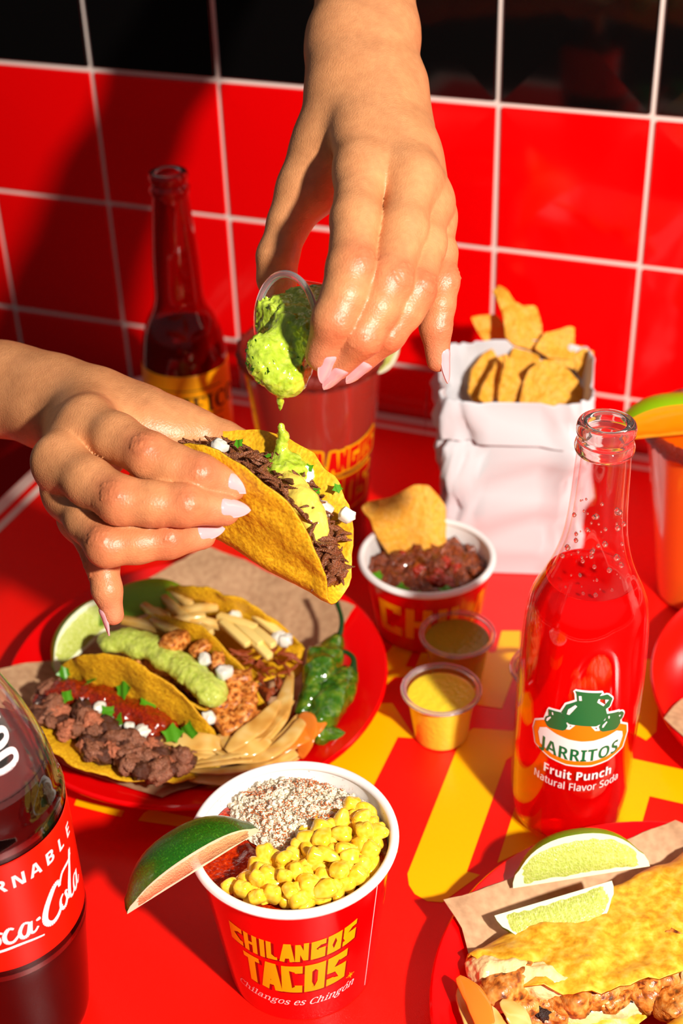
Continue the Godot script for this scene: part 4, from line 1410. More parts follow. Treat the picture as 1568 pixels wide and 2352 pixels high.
func onion_paths_a() -> Array:
	return [
		[Vector3(0.2896, 0.0300, 0.3446), Vector3(0.2955, 0.0320, 0.3664), Vector3(0.2985, 0.0310, 0.3828), Vector3(0.2951, 0.0280, 0.3984), Vector3(0.2902, 0.0240, 0.4078)],
		[Vector3(0.2443, 0.0300, 0.4165), Vector3(0.2576, 0.0310, 0.4148), Vector3(0.2713, 0.0310, 0.4119), Vector3(0.2815, 0.0280, 0.4073)],
		[Vector3(0.2649, 0.0220, 0.4264), Vector3(0.2853, 0.0240, 0.4216), Vector3(0.3004, 0.0240, 0.4112), Vector3(0.3116, 0.0220, 0.3911)],
		[Vector3(0.2667, 0.0260, 0.4241), Vector3(0.2836, 0.0300, 0.4169), Vector3(0.2959, 0.0300, 0.4057), Vector3(0.3037, 0.0260, 0.3896), Vector3(0.3088, 0.0220, 0.3722)],
		[Vector3(0.2833, 0.0320, 0.4158), Vector3(0.2891, 0.0360, 0.4062), Vector3(0.2937, 0.0360, 0.3940), Vector3(0.2945, 0.0340, 0.3729)],
		[Vector3(0.2890, 0.0260, 0.4157), Vector3(0.3029, 0.0300, 0.4102), Vector3(0.3095, 0.0310, 0.3969), Vector3(0.3104, 0.0300, 0.3811), Vector3(0.3086, 0.0280, 0.3739)],
		[Vector3(0.3151, 0.0180, 0.3942), Vector3(0.3159, 0.0260, 0.3889), Vector3(0.3137, 0.0300, 0.3800), Vector3(0.3080, 0.0300, 0.3754)],
		[Vector3(0.3054, 0.0260, 0.3996), Vector3(0.3155, 0.0280, 0.3878), Vector3(0.3178, 0.0260, 0.3720), Vector3(0.3172, 0.0240, 0.3643)],
		[Vector3(0.2806, 0.0280, 0.4052), Vector3(0.2829, 0.0330, 0.4013), Vector3(0.2857, 0.0340, 0.3962)],
		[Vector3(0.2521, 0.0260, 0.4152), Vector3(0.2681, 0.0270, 0.4164), Vector3(0.2813, 0.0270, 0.4126)],
		[Vector3(0.2731, 0.0160, 0.4238), Vector3(0.2892, 0.0180, 0.4204), Vector3(0.3038, 0.0180, 0.4085), Vector3(0.3136, 0.0160, 0.3907)],
		[Vector3(0.2730, 0.0300, 0.4048), Vector3(0.2917, 0.0330, 0.4123), Vector3(0.3019, 0.0330, 0.4018)],
	]

func onion_paths_b() -> Array:
	return [
		[Vector3(0.4375, 0.0300, 0.5104), Vector3(0.4471, 0.0300, 0.5177), Vector3(0.4533, 0.0280, 0.5255), Vector3(0.4587, 0.0240, 0.5341)],
		[Vector3(0.4385, 0.0220, 0.5082), Vector3(0.4465, 0.0220, 0.5185), Vector3(0.4537, 0.0200, 0.5328)],
		[Vector3(0.4532, 0.0280, 0.5186), Vector3(0.4589, 0.0270, 0.5250), Vector3(0.4698, 0.0240, 0.5301)],
		[Vector3(0.4582, 0.0300, 0.5161), Vector3(0.4657, 0.0280, 0.5188), Vector3(0.4727, 0.0240, 0.5268)],
	]

func pepper_one() -> Array:
	return [Vector3(0.3036, 0.0300, 0.3126), Vector3(0.3038, 0.0300, 0.3298), Vector3(0.3050, 0.0290, 0.3440), Vector3(0.3061, 0.0260, 0.3573), Vector3(0.3053, 0.0220, 0.3697)]

func pepper_one_stem() -> Array:
	return [Vector3(0.3042, 0.0310, 0.3153), Vector3(0.3054, 0.0360, 0.3082), Vector3(0.3025, 0.0400, 0.2997), Vector3(0.2941, 0.0460, 0.2894)]

func pepper_two() -> Array:
	return [Vector3(0.3185, 0.0260, 0.3297), Vector3(0.3183, 0.0260, 0.3474), Vector3(0.3167, 0.0230, 0.3633), Vector3(0.3161, 0.0200, 0.3747), Vector3(0.3220, 0.0180, 0.3740), Vector3(0.3322, 0.0170, 0.3700)]

func pepper_two_stem() -> Array:
	return [Vector3(0.3212, 0.0280, 0.3325), Vector3(0.3195, 0.0320, 0.3250), Vector3(0.3142, 0.0340, 0.3225), Vector3(0.3095, 0.0340, 0.3240)]

func taco_one_sauce() -> Array:
	return [Vector3(0.1773, 0.0340, 0.4140), Vector3(0.1832, 0.0380, 0.4066), Vector3(0.1968, 0.0380, 0.4069), Vector3(0.2061, 0.0380, 0.4044), Vector3(0.2198, 0.0370, 0.4079), Vector3(0.2316, 0.0360, 0.4081), Vector3(0.2409, 0.0340, 0.4127)]

func taco_one_onion() -> Array:
	return [Vector3(0.1818, 0.0340, 0.4229), Vector3(0.1780, 0.0320, 0.4247), Vector3(0.2292, 0.0300, 0.4199), Vector3(0.2215, 0.0280, 0.4167), Vector3(0.2171, 0.0300, 0.4177), Vector3(0.2326, 0.0240, 0.4295), Vector3(0.2284, 0.0250, 0.4269), Vector3(0.2094, 0.0340, 0.4152), Vector3(0.2035, 0.0290, 0.4234), Vector3(0.2548, 0.0200, 0.4294), Vector3(0.2374, 0.0300, 0.4207), Vector3(0.1780, 0.0260, 0.4330)]

func taco_one_leaf() -> Array:
	return [Vector3(0.2289, 0.0430, 0.3990), Vector3(0.2359, 0.0410, 0.3979), Vector3(0.2172, 0.0450, 0.4036), Vector3(0.1924, 0.0450, 0.3949), Vector3(0.1794, 0.0430, 0.3988), Vector3(0.2220, 0.0370, 0.4217), Vector3(0.2049, 0.0330, 0.4318), Vector3(0.2164, 0.0330, 0.4314), Vector3(0.2307, 0.0270, 0.4353), Vector3(0.2379, 0.0290, 0.4316), Vector3(0.2441, 0.0270, 0.4341), Vector3(0.2548, 0.0270, 0.4304), Vector3(0.2580, 0.0290, 0.4264), Vector3(0.2605, 0.0250, 0.4296), Vector3(0.2498, 0.0250, 0.4333), Vector3(0.2530, 0.0350, 0.4175), Vector3(0.2587, 0.0330, 0.4115), Vector3(0.1896, 0.0430, 0.4163), Vector3(0.1974, 0.0450, 0.3990), Vector3(0.2323, 0.0410, 0.4010), Vector3(0.2314, 0.0430, 0.3963), Vector3(0.2344, 0.0290, 0.4346), Vector3(0.2577, 0.0250, 0.4340), Vector3(0.2159, 0.0390, 0.4171)]

func guac_path() -> Array:
	return [Vector3(0.1933, 0.0480, 0.3738), Vector3(0.2048, 0.0500, 0.3693), Vector3(0.2198, 0.0500, 0.3723), Vector3(0.2363, 0.0500, 0.3785), Vector3(0.2495, 0.0490, 0.3843), Vector3(0.2607, 0.0470, 0.3893), Vector3(0.2653, 0.0440, 0.3915)]

func taco_two_fill() -> Array:
	return [Vector3(0.2682, 0.0360, 0.3881), Vector3(0.2730, 0.0380, 0.3815), Vector3(0.2811, 0.0340, 0.3887), Vector3(0.2741, 0.0320, 0.3960), Vector3(0.2800, 0.0360, 0.3804), Vector3(0.2715, 0.0440, 0.3743), Vector3(0.2587, 0.0500, 0.3708), Vector3(0.2461, 0.0520, 0.3659), Vector3(0.2313, 0.0540, 0.3676), Vector3(0.2870, 0.0300, 0.3855), Vector3(0.2774, 0.0260, 0.3987), Vector3(0.2810, 0.0300, 0.3949), Vector3(0.2789, 0.0420, 0.3769)]

func taco_two_onion() -> Array:
	return [Vector3(0.2660, 0.0500, 0.3780), Vector3(0.2530, 0.0530, 0.3747), Vector3(0.2661, 0.0360, 0.3999)]

func potato_sticks() -> Array:
	return [Vector3(0.2024, 0.0460, 0.3503), Vector3(0.2080, 0.0500, 0.3441), Vector3(0.2143, 0.0500, 0.3346), Vector3(0.2245, 0.0500, 0.3440), Vector3(0.2178, 0.0500, 0.3525), Vector3(0.2270, 0.0500, 0.3325), Vector3(0.2357, 0.0480, 0.3396), Vector3(0.1994, 0.0460, 0.3363), Vector3(0.2120, 0.0500, 0.3245), Vector3(0.2351, 0.0480, 0.3440)]

func cheese_sticks() -> Array:
	return [Vector3(0.2545, 0.0500, 0.3359), Vector3(0.2643, 0.0500, 0.3430), Vector3(0.2717, 0.0480, 0.3480), Vector3(0.2723, 0.0480, 0.3314), Vector3(0.2574, 0.0500, 0.3453), Vector3(0.2720, 0.0500, 0.3424)]

func taco_three_fill() -> Array:
	return [Vector3(0.2699, 0.0380, 0.3516), Vector3(0.2787, 0.0360, 0.3540), Vector3(0.2826, 0.0360, 0.3447), Vector3(0.2880, 0.0320, 0.3457), Vector3(0.2784, 0.0340, 0.3594), Vector3(0.2868, 0.0300, 0.3554), Vector3(0.2692, 0.0380, 0.3617), Vector3(0.2870, 0.0340, 0.3366), Vector3(0.2842, 0.0260, 0.3591), Vector3(0.2622, 0.0420, 0.3514)]

func taco_three_onion() -> Array:
	return [Vector3(0.2839, 0.0460, 0.3371), Vector3(0.2797, 0.0460, 0.3365), Vector3(0.2508, 0.0500, 0.3309)]

func chicken_spots() -> Array:
	return [Vector3(0.4575, 0.0240, 0.5023), Vector3(0.4709, 0.0200, 0.5010), Vector3(0.4664, 0.0180, 0.5058), Vector3(0.4789, 0.0200, 0.4982), Vector3(0.4875, 0.0220, 0.4943), Vector3(0.4764, 0.0160, 0.5030), Vector3(0.5019, 0.0200, 0.4900), Vector3(0.5065, 0.0200, 0.4798), Vector3(0.5151, 0.0220, 0.4760), Vector3(0.5233, 0.0240, 0.4698), Vector3(0.5246, 0.0260, 0.4598), Vector3(0.4965, 0.0200, 0.4870), Vector3(0.5123, 0.0180, 0.4797), Vector3(0.5216, 0.0200, 0.4744), Vector3(0.5180, 0.0160, 0.4833), Vector3(0.5287, 0.0200, 0.4828), Vector3(0.4705, 0.0120, 0.5054)]

func cheese_path() -> Array:
	return [Vector3(0.4430, 0.0220, 0.4967), Vector3(0.4498, 0.0240, 0.4997), Vector3(0.4593, 0.0250, 0.4984), Vector3(0.4725, 0.0260, 0.4970), Vector3(0.4838, 0.0260, 0.4961)]

func cheese_low() -> Array:
	return [Vector3(0.4746, 0.0120, 0.5028), Vector3(0.4902, 0.0130, 0.4956), Vector3(0.5058, 0.0140, 0.4884), Vector3(0.5208, 0.0180, 0.4792), Vector3(0.5290, 0.0200, 0.4730)]
# ---------------------------------------------------------------- small makers

func turned(up: Vector3, spin := 0.0) -> Basis:
	var y := up.normalized()
	var x := y.cross(Vector3(0.3, 0.1, 1.0)).normalized()
	return Basis(y, spin) * Basis(x, y, x.cross(y))

func any_turn() -> Basis:
	return Basis(Vector3(rng.randf_range(-1, 1), rng.randf_range(-1, 1), rng.randf_range(-1, 1)).normalized() if true else Vector3.UP, rng.randf_range(0, TAU))

var shared := {}

func chunk_mesh(kind: String) -> ArrayMesh:
	var k := rng.randi_range(0, 4)
	var key := kind + str(k)
	if not shared.has(key):
		match kind:
			"steak": shared[key] = blob(Vector3(0.0068, 0.0046, 0.0054) * (0.85 + 0.1 * k), 10 + k, 0.34, 1.5, 12, 16, 0.85)
			"chicken": shared[key] = blob(Vector3(0.0088, 0.0046, 0.006) * (0.85 + 0.08 * k), 20 + k, 0.13, 1.3, 12, 16, 0.65)
			"dice": shared[key] = blob(Vector3(0.0034, 0.0026, 0.003) * (0.9 + 0.08 * k), 30 + k, 0.2, 1.4, 9, 13, 0.62)
			"shred":
				var path: Array = []
				for j in 7:
					path.append(Vector3(-0.0066 + 0.0022 * j, 0.0006 * sin(j * 0.9 + k * 1.7), 0.0007 * cos(j * 1.1 + k)))
				shared[key] = sweep(curve(path, 2), [Vector2(0.0003, 0.0002), Vector2(0.0011, 0.0006), Vector2(0.0016, 0.0008), Vector2(0.0009, 0.0007), Vector2(0.0004, 0.0002)], Vector3(0.1, 1, 0.2), 7, 0.8, 0.8)
			"leaf":
				var o := PackedVector2Array()
				for j in 20:
					var a := TAU * j / 20.0
					var r := 0.0026 * (1.0 + 0.42 * cos(a * 5.0)) * (1.0 + 0.25 * cos(a + k))
					o.append(Vector2(cos(a), sin(a)) * r)
				var kk := 0.3 + 0.12 * k
				shared[key] = slab(o, 0.0002, func(q: Vector2): return Vector3(q.x, 40.0 * kk * q.x * q.x - 25.0 * q.y * q.y * kk + 0.0003 * sin(q.x * 1800.0 + k), q.y), 0.0012)
	return shared[key]

func scatter(parent: Node, called: String, kind: String, m: Material, places: Array, up: Vector3, lo := 0.85, hi := 1.15):
	for p in places:
		var b := turned(up + Vector3(rng.randf_range(-0.6, 0.6), rng.randf_range(-0.4, 0.4), rng.randf_range(-0.6, 0.6)), rng.randf_range(0, TAU))
		part(called, chunk_mesh(kind), m, parent, Transform3D(b.scaled(Vector3.ONE * rng.randf_range(lo, hi)), p))

# thick sauce along a path: radii per point, lumpy
func sauce_mesh(path: Array, radii: Array, lump := 0.25, cell := 0.0009, blend := 0.004, floor_at := -9.0) -> ArrayMesh:
	var lo := Vector3.ONE * 9.0
	var hi := -lo
	var S: Array = []
	for k in path.size():
		var r: float = radii[mini(k, radii.size() - 1)]
		lo = lo.min(path[k] - Vector3.ONE * (r * 1.5 + 0.002))
		hi = hi.max(path[k] + Vector3.ONE * (r * 1.5 + 0.002))
		if k: S.append([path[k - 1], path[k], radii[mini(k - 1, radii.size() - 1)], r])
	var field := func(p: Vector3) -> float:
		var d := 0.05
		for s in S: d = smin(d, cone_d(p, s[0], s[1], s[2], s[3]), blend)
		var n := nz.get_noise_3dv(p * 130.0) * 0.7 + nz.get_noise_3dv(p * 320.0) * 0.3
		d += n * lump * 0.006
		return maxf(d, floor_at - p.y)
	return net(field, lo, hi, cell, 1.3)

# sauce spooned along a path: round dabs that run together, wider than high
func puddle(path: Array, r: float, spread: float, count: int, lump: float) -> ArrayMesh:
	var line := curve(path, 4)
	var dabs: Array = []
	var lo := Vector3.ONE * 9.0
	var hi := -lo
	for k in line.size() + count:
		var c: Vector3 = line[k % line.size()]
		var rr := r * rng.randf_range(0.75, 1.05)
		if k >= line.size():
			c += Vector3(rng.randf_range(-1, 1) * spread, rng.randf_range(-0.5, 0.1) * spread, rng.randf_range(-1, 1) * spread)
			rr *= 0.75
		dabs.append([c, rr])
		lo = lo.min(c - Vector3.ONE * (rr + 0.003))
		hi = hi.max(c + Vector3.ONE * (rr + 0.003))
	var field := func(p: Vector3) -> float:
		var d := 0.05
		for s in dabs:
			var q: Vector3 = p - s[0]
			q.y *= 1.35
			d = smin(d, q.length() - s[1], 0.004)
		return d + lump * (0.004 * nz.get_noise_3dv(p * 120.0) + 0.0022 * nz.get_noise_3dv(p * 330.0))
	return net(field, lo, hi, 0.001, 1.4)

# a round tortilla folded in a U. dir: fold line; rise: from the fold to the opening; out: towards the s > 0 flap
class Fold:
	var o: Vector3
	var a: Vector3
	var u: Vector3
	var n: Vector3
	var rho: float
	var R: float
	var df: float
	var db: float
	func at(w: float, x: float, y: float) -> Vector3:
		return o + a * w + n * x + u * y
	func on(s: float, w: float) -> Vector3:
		var lim := rho * PI / 2.0
		var q := absf(s)
		var d := df if s > 0.0 else db
		var x := rho * sin(minf(q, lim) / rho)
		var y := rho - rho * cos(minf(q, lim) / rho)
		if q > lim:
			x = rho + (q - lim) * sin(d)
			y = rho + (q - lim) * cos(d)
		return at(w, x * signf(s), y)

func fold(o: Vector3, yaw: float, pitch: float, lean: float, rho: float, R: float, df: float, db: float) -> Fold:
	var f := Fold.new()
	f.o = o
	f.a = Vector3(cos(yaw) * cos(pitch), -sin(pitch), sin(yaw) * cos(pitch))
	var n0 := f.a.cross(Vector3.UP).normalized()
	if n0.z < 0.0: n0 = -n0
	var u0 := n0.cross(f.a)
	if u0.y < 0.0: u0 = -u0
	f.u = u0 * cos(lean) + n0 * sin(lean)
	f.n = n0 * cos(lean) - u0 * sin(lean)
	f.rho = rho
	f.R = R
	f.df = df
	f.db = db
	return f

func tortilla(f: Fold, thick := 0.0018, seed_ := 1, wave := 0.0016) -> ArrayMesh:
	var rows := 16
	var cols := 96
	var base := func(i: int, j: int) -> Vector3:
		var th := TAU * j / cols
		var edge := 1.0 + 0.02 * nz.get_noise_2d(cos(th) * 3.0 + seed_ * 5.0, sin(th) * 3.0) + 0.008 * nz.get_noise_2d(cos(th) * 14.0 + seed_ * 5.0, sin(th) * 14.0)
		var r := f.R * edge * i / (rows - 1.0)
		var s := r * cos(th)
		var w := r * sin(th)
		var p := f.on(s, w)
		var k := nz.get_noise_2d(s * 40.0 + seed_ * 9.0, w * 40.0)
		return p + f.n * k * wave * 2.0 * (r / f.R) + f.u * nz.get_noise_2d(w * 34.0, s * 34.0 + seed_ * 3.0) * wave
	var P: Array = []
	for i in rows:
		for j in cols: P.append(base.call(i, j))
	var outer := PackedVector3Array()
	var inner := PackedVector3Array()
	for i in rows:
		for j in cols:
			var p: Vector3 = P[i * cols + j]
			var p2: Vector3 = P[mini(i + 1, rows - 1) * cols + j]
			var p1: Vector3 = P[maxi(i - 1, 0) * cols + j]
			var q2: Vector3 = P[i * cols + (j + 1) % cols]
			var q1: Vector3 = P[i * cols + (j + cols - 1) % cols]
			if i == 0:
				q2 = P[cols + cols / 4]
				q1 = P[cols + 3 * cols / 4]
				p2 = P[cols]
				p1 = P[cols + cols / 2]
			var nn := (p2 - p1).cross(q2 - q1).normalized()
			var t := thick * 0.5 * (1.0 if i < rows - 1 else 0.55)
			outer.append(p + nn * t)
			inner.append(p - nn * t)
	# one closed surface: outer from centre to edge, then inner back
	var all := outer.duplicate()
	for i in range(rows - 1, -1, -1):
		for j in cols: all.append(inner[i * cols + j])
	return sheet(all, rows * 2, cols, true, true)

# solid panel from a 3D outline: flat mean plane, bent and pitted
func panel(pts: Array, thick: float, bulge: float, seed_: int) -> ArrayMesh:
	var c := Vector3.ZERO
	for p in pts: c += p
	c /= pts.size()
	var n := Vector3.ZERO
	for k in pts.size(): n += (pts[k] - c).cross(pts[(k + 1) % pts.size()] - c)
	n = n.normalized()
	var x: Vector3 = ((pts[0] - c) - n * (pts[0] - c).dot(n)).normalized()
	var z := x.cross(n)
	var raw: Array = []
	for p in pts: raw.append(Vector2((p - c).dot(x), (p - c).dot(z)))
	# rounded corners
	var o := PackedVector2Array()
	var m := raw.size()
	for k in m:
		var a: Vector2 = raw[(k + m - 1) % m]
		var b: Vector2 = raw[k]
		var d: Vector2 = raw[(k + 1) % m]
		o.append(b.lerp(a, 0.22))
		o.append(b.lerp(a, 0.06).lerp(b.lerp(d, 0.06), 0.5))
		o.append(b.lerp(d, 0.22))
	var B := Basis(x, n, z)
	var size := 0.0
	for q in raw: size = maxf(size, q.length())
	return slab(o, thick, func(q: Vector2):
		var h := bulge * (1.0 - q.length_squared() / (size * size)) * size + 0.0012 * nz.get_noise_2d(q.x * 90.0 + seed_ * 11.0, q.y * 90.0) + bulge * 0.5 * q.x
		return Vector3(q.x, h, q.y), 0.004) if false else slab_in(o, thick, bulge, seed_, size, B, c)

func slab_in(o: PackedVector2Array, thick: float, bulge: float, seed_: int, size: float, B: Basis, c: Vector3) -> ArrayMesh:
	var m := slab(o, thick, func(q: Vector2):
		var h := bulge * (1.0 - q.length_squared() / (size * size)) * size + 0.003 * nz.get_noise_2d(q.x * 55.0 + seed_ * 11.0, q.y * 55.0) + 0.0014 * nz.get_noise_2d(q.x * 190.0 + seed_ * 5.0, q.y * 190.0)
		return Vector3(q.x, h, q.y), 0.0035)
	var arr := m.surface_get_arrays(0)
	var V: PackedVector3Array = arr[Mesh.ARRAY_VERTEX]
	for k in V.size(): V[k] = B * V[k] + c
	return build(V, arr[Mesh.ARRAY_INDEX])

# wedge oriented by its axis and the way its rind faces
func wedge_basis(axis: Vector3, rind: Vector3) -> Basis:
	var x := axis.normalized()
	var y := -(rind - x * rind.dot(x)).normalized()
	return Basis(x, y, x.cross(y))

func crowd(called: String, parent: Node, mesh: Mesh, material: Material, places: Array[Transform3D]) -> MultiMeshInstance3D:
	var mm := MultiMesh.new()
	mm.transform_format = MultiMesh.TRANSFORM_3D
	mm.mesh = mesh
	mm.instance_count = places.size()
	for k in places.size(): mm.set_instance_transform(k, places[k])
	var o := MultiMeshInstance3D.new()
	o.name = fresh(called) if parent == self else numbered(parent, called)
	o.multimesh = mm
	o.material_override = material
	o.set_meta("kind", "stuff")
	parent.add_child(o, true)
	return o

func lifted(places: Array, by: Vector3) -> Array:
	var o: Array = []
	for p in places: o.append(p + by)
	return o

# ---------------------------------------------------------------- held things

func small_cup(label: String, at: Vector3, axis: Vector3, R: float, r: float, h: float, group := "") -> Node3D:
	# at = middle of the base; axis from base to mouth
	var t := thing("sauce_cup", label, "cup", at, group)
	t.basis = turned(axis)
	part("cup_wall", lathe([Vector2(0, 0.0006), Vector2(r - 0.001, 0.0004), Vector2(r, 0.0012), Vector2(R - 0.0008, h - 0.002)], 64), M.thin_plastic, t)
	part("rim", lathe(curve(V2([R - 0.0012, h - 0.0024, R + 0.0004, h - 0.0026, R + 0.0016, h - 0.002, R + 0.0018, h - 0.0008, R + 0.0008, h, R - 0.0006, h - 0.0002, R - 0.0013, h - 0.0012, R - 0.0012, h - 0.0024]), 3), 72, false), M.rim_plastic, t)
	return t

func build_held_cup():
	var n := Vector3(-0.5083, 0.2666, 0.8189).normalized()
	var c := Vector3(0.3272, 0.2792, 0.4102)
	var h := 0.0295
	small_cup("clear plastic sauce cup tipped over in the fingers of the upper hand", c - n * h, n, 0.0205, 0.0155, h)
	var t := thing("green_sauce", "chunky bright green sauce pouring out of the tipped cup", "sauce")
	var blobs := pour_blobs()
	var drip := pour_drip()
	var up := (Vector3.UP * 0.9 + n * 0.25).normalized()
	var field := func(p: Vector3) -> float:
		var q: Vector3 = p - (c - n * h)
		var z := q.dot(n)
		var r := (q - n * z).length()
		var wall := r - (lerpf(0.0155, 0.0202, z / h) - 0.0007)
		var noise := 0.0011 * nz.get_noise_3dv(p * 150.0) + 0.0006 * nz.get_noise_3dv(p * 400.0)
		var fill := maxf(maxf(wall, (p - c).dot(up) - 0.0035 + noise * 1.5), maxf(0.001 - z, z - h - 0.0005))
		var d := fill
		d = smin(d, cone_d(p, c - n * 0.006 - up * 0.004, blobs[0], 0.008, 0.0046), 0.004)
		d = smin(d, cone_d(p, blobs[0], blobs[1], 0.0046, 0.0062), 0.003)
		for k in [1, 2, 3]: d = smin(d, cone_d(p, blobs[k], blobs[k + 1], 0.0064 if k < 2 else 0.0058, 0.0060 if k < 3 else 0.0046), 0.003)
		d = smin(d, cone_d(p, c - n * 0.008 - up * 0.006, blobs[1], 0.008, 0.0066), 0.004)
		d = smin(d, cone_d(p, c - n * 0.008 - up * 0.007, blobs[3], 0.008, 0.0066), 0.004)
		d = smin(d, cone_d(p, blobs[2], drip[0], 0.0066, 0.0034), 0.003)
		d = smin(d, cone_d(p, drip[0], drip[1], 0.0034, 0.0012), 0.0025)
		d = smin(d, cone_d(p, drip[1], drip[2], 0.0009, 0.0015), 0.001)
		d = smin(d, cone_d(p, drip[2], drip[3], 0.0015, 0.0004), 0.001)
		return d + noise * (1.0 if z > h - 0.004 else 0.0) * (0.4 if p.y < blobs[2].y - 0.006 else 1.0)
	part("sauce_body", net(field, Vector3(0.285, 0.225, 0.365), Vector3(0.365, 0.31, 0.445), 0.0008, 1.4), M.green_sauce, t)
	for k in 22:
		var p: Vector3 = blobs[k % 5] + Vector3(rng.randf_range(-0.006, 0.006), rng.randf_range(-0.003, 0.008), 0.0) + n * 0.014
		var steps := 0
		while steps < 60 and field.call(p) > 0.0:
			p -= n * 0.0004
			steps += 1
		if steps == 60: continue
		part("herb_fleck", chunk_mesh("leaf"), M.cilantro_dark, t, Transform3D(turned(n, rng.randf() * TAU).scaled(Vector3.ONE * rng.randf_range(0.18, 0.42)), p))

func build_held_taco():
	var f := fold(Vector3(0.3140, 0.1912, 0.4485), 0.208, 0.218, -0.351, 0.0105, 0.0545, 0.408, 0.467)
	var t := thing("taco", "taco held in the lower hand, filled with shredded brown beef and pale sauce", "taco")
	part("tortilla", tortilla(f, 0.0019, 4, 0.0013), M.tortilla, t)
	var spots: Array = []
	for k in 290:
		var w := rng.randf_range(-0.05, 0.051)
		var top := 0.043 * sqrt(maxf(0.0, 1.0 - pow(w / 0.055, 2.0)))
		var y := rng.randf_range(0.006, maxf(0.008, top - 0.012))
		if k < 250: y = maxf(0.008, top - rng.randf_range(0.003, 0.010))
		var half := 0.006 + 0.38 * maxf(0.0, y - 0.008)
		spots.append(f.at(w, rng.randf_range(-half, half * 0.7), y))
	scatter(t, "meat_shred", "shred", M.beef, spots, f.u, 0.65, 1.15)
	var core: Array = []
	for k in 9: core.append(f.at(-0.046 + 0.0115 * k, -0.001, 0.043 * sqrt(1.0 - pow((-0.046 + 0.0115 * k) / 0.055, 2.0)) - 0.0135))
	part("meat_mass", puddle(core, 0.0075, 0.003, 14, 0.8), M.beef, t)
	scatter(t, "onion_dice", "dice", M.onion_raw, lifted(held_onion(), f.u * 0.003), f.u, 0.7, 1.0)
	scatter(t, "cilantro_leaf", "leaf", M.cilantro, lifted(held_leaf(), f.u * 0.004), f.u + f.n, 0.4, 0.7)
	part("cream_sauce", sauce_mesh(lifted(cream_path(), f.u * 0.006 + f.n * 0.002), [0.0045, 0.0055, 0.0062, 0.0058, 0.0048], 0.2), M.cream_sauce, t)
	var fall := landed_drip()
	var blobs := lifted(landed_blobs(), f.u * 0.003)
	var field := func(p: Vector3) -> float:
		var d := 0.05
		var rad := [0.0012, 0.0024, 0.0025, 0.0036, 0.0058]
		for k in 4: d = smin(d, cone_d(p, fall[k], fall[k + 1], rad[k], rad[k + 1]), 0.002)
		for b in blobs: d = smin(d, p.distance_to(b) - 0.0068, 0.006)
		return d + 0.0012 * nz.get_noise_3dv(p * 140.0) + 0.0005 * nz.get_noise_3dv(p * 420.0)
	var lo: Vector3 = blobs[0].min(fall[0]).min(blobs[1]) - Vector3.ONE * 0.016
	var hi: Vector3 = blobs[0].max(fall[0]).max(blobs[1]) + Vector3.ONE * 0.016
	part("green_sauce", net(field, lo, hi, 0.0007, 1.4), M.green_sauce, t)

# ---------------------------------------------------------------- bag and bowls

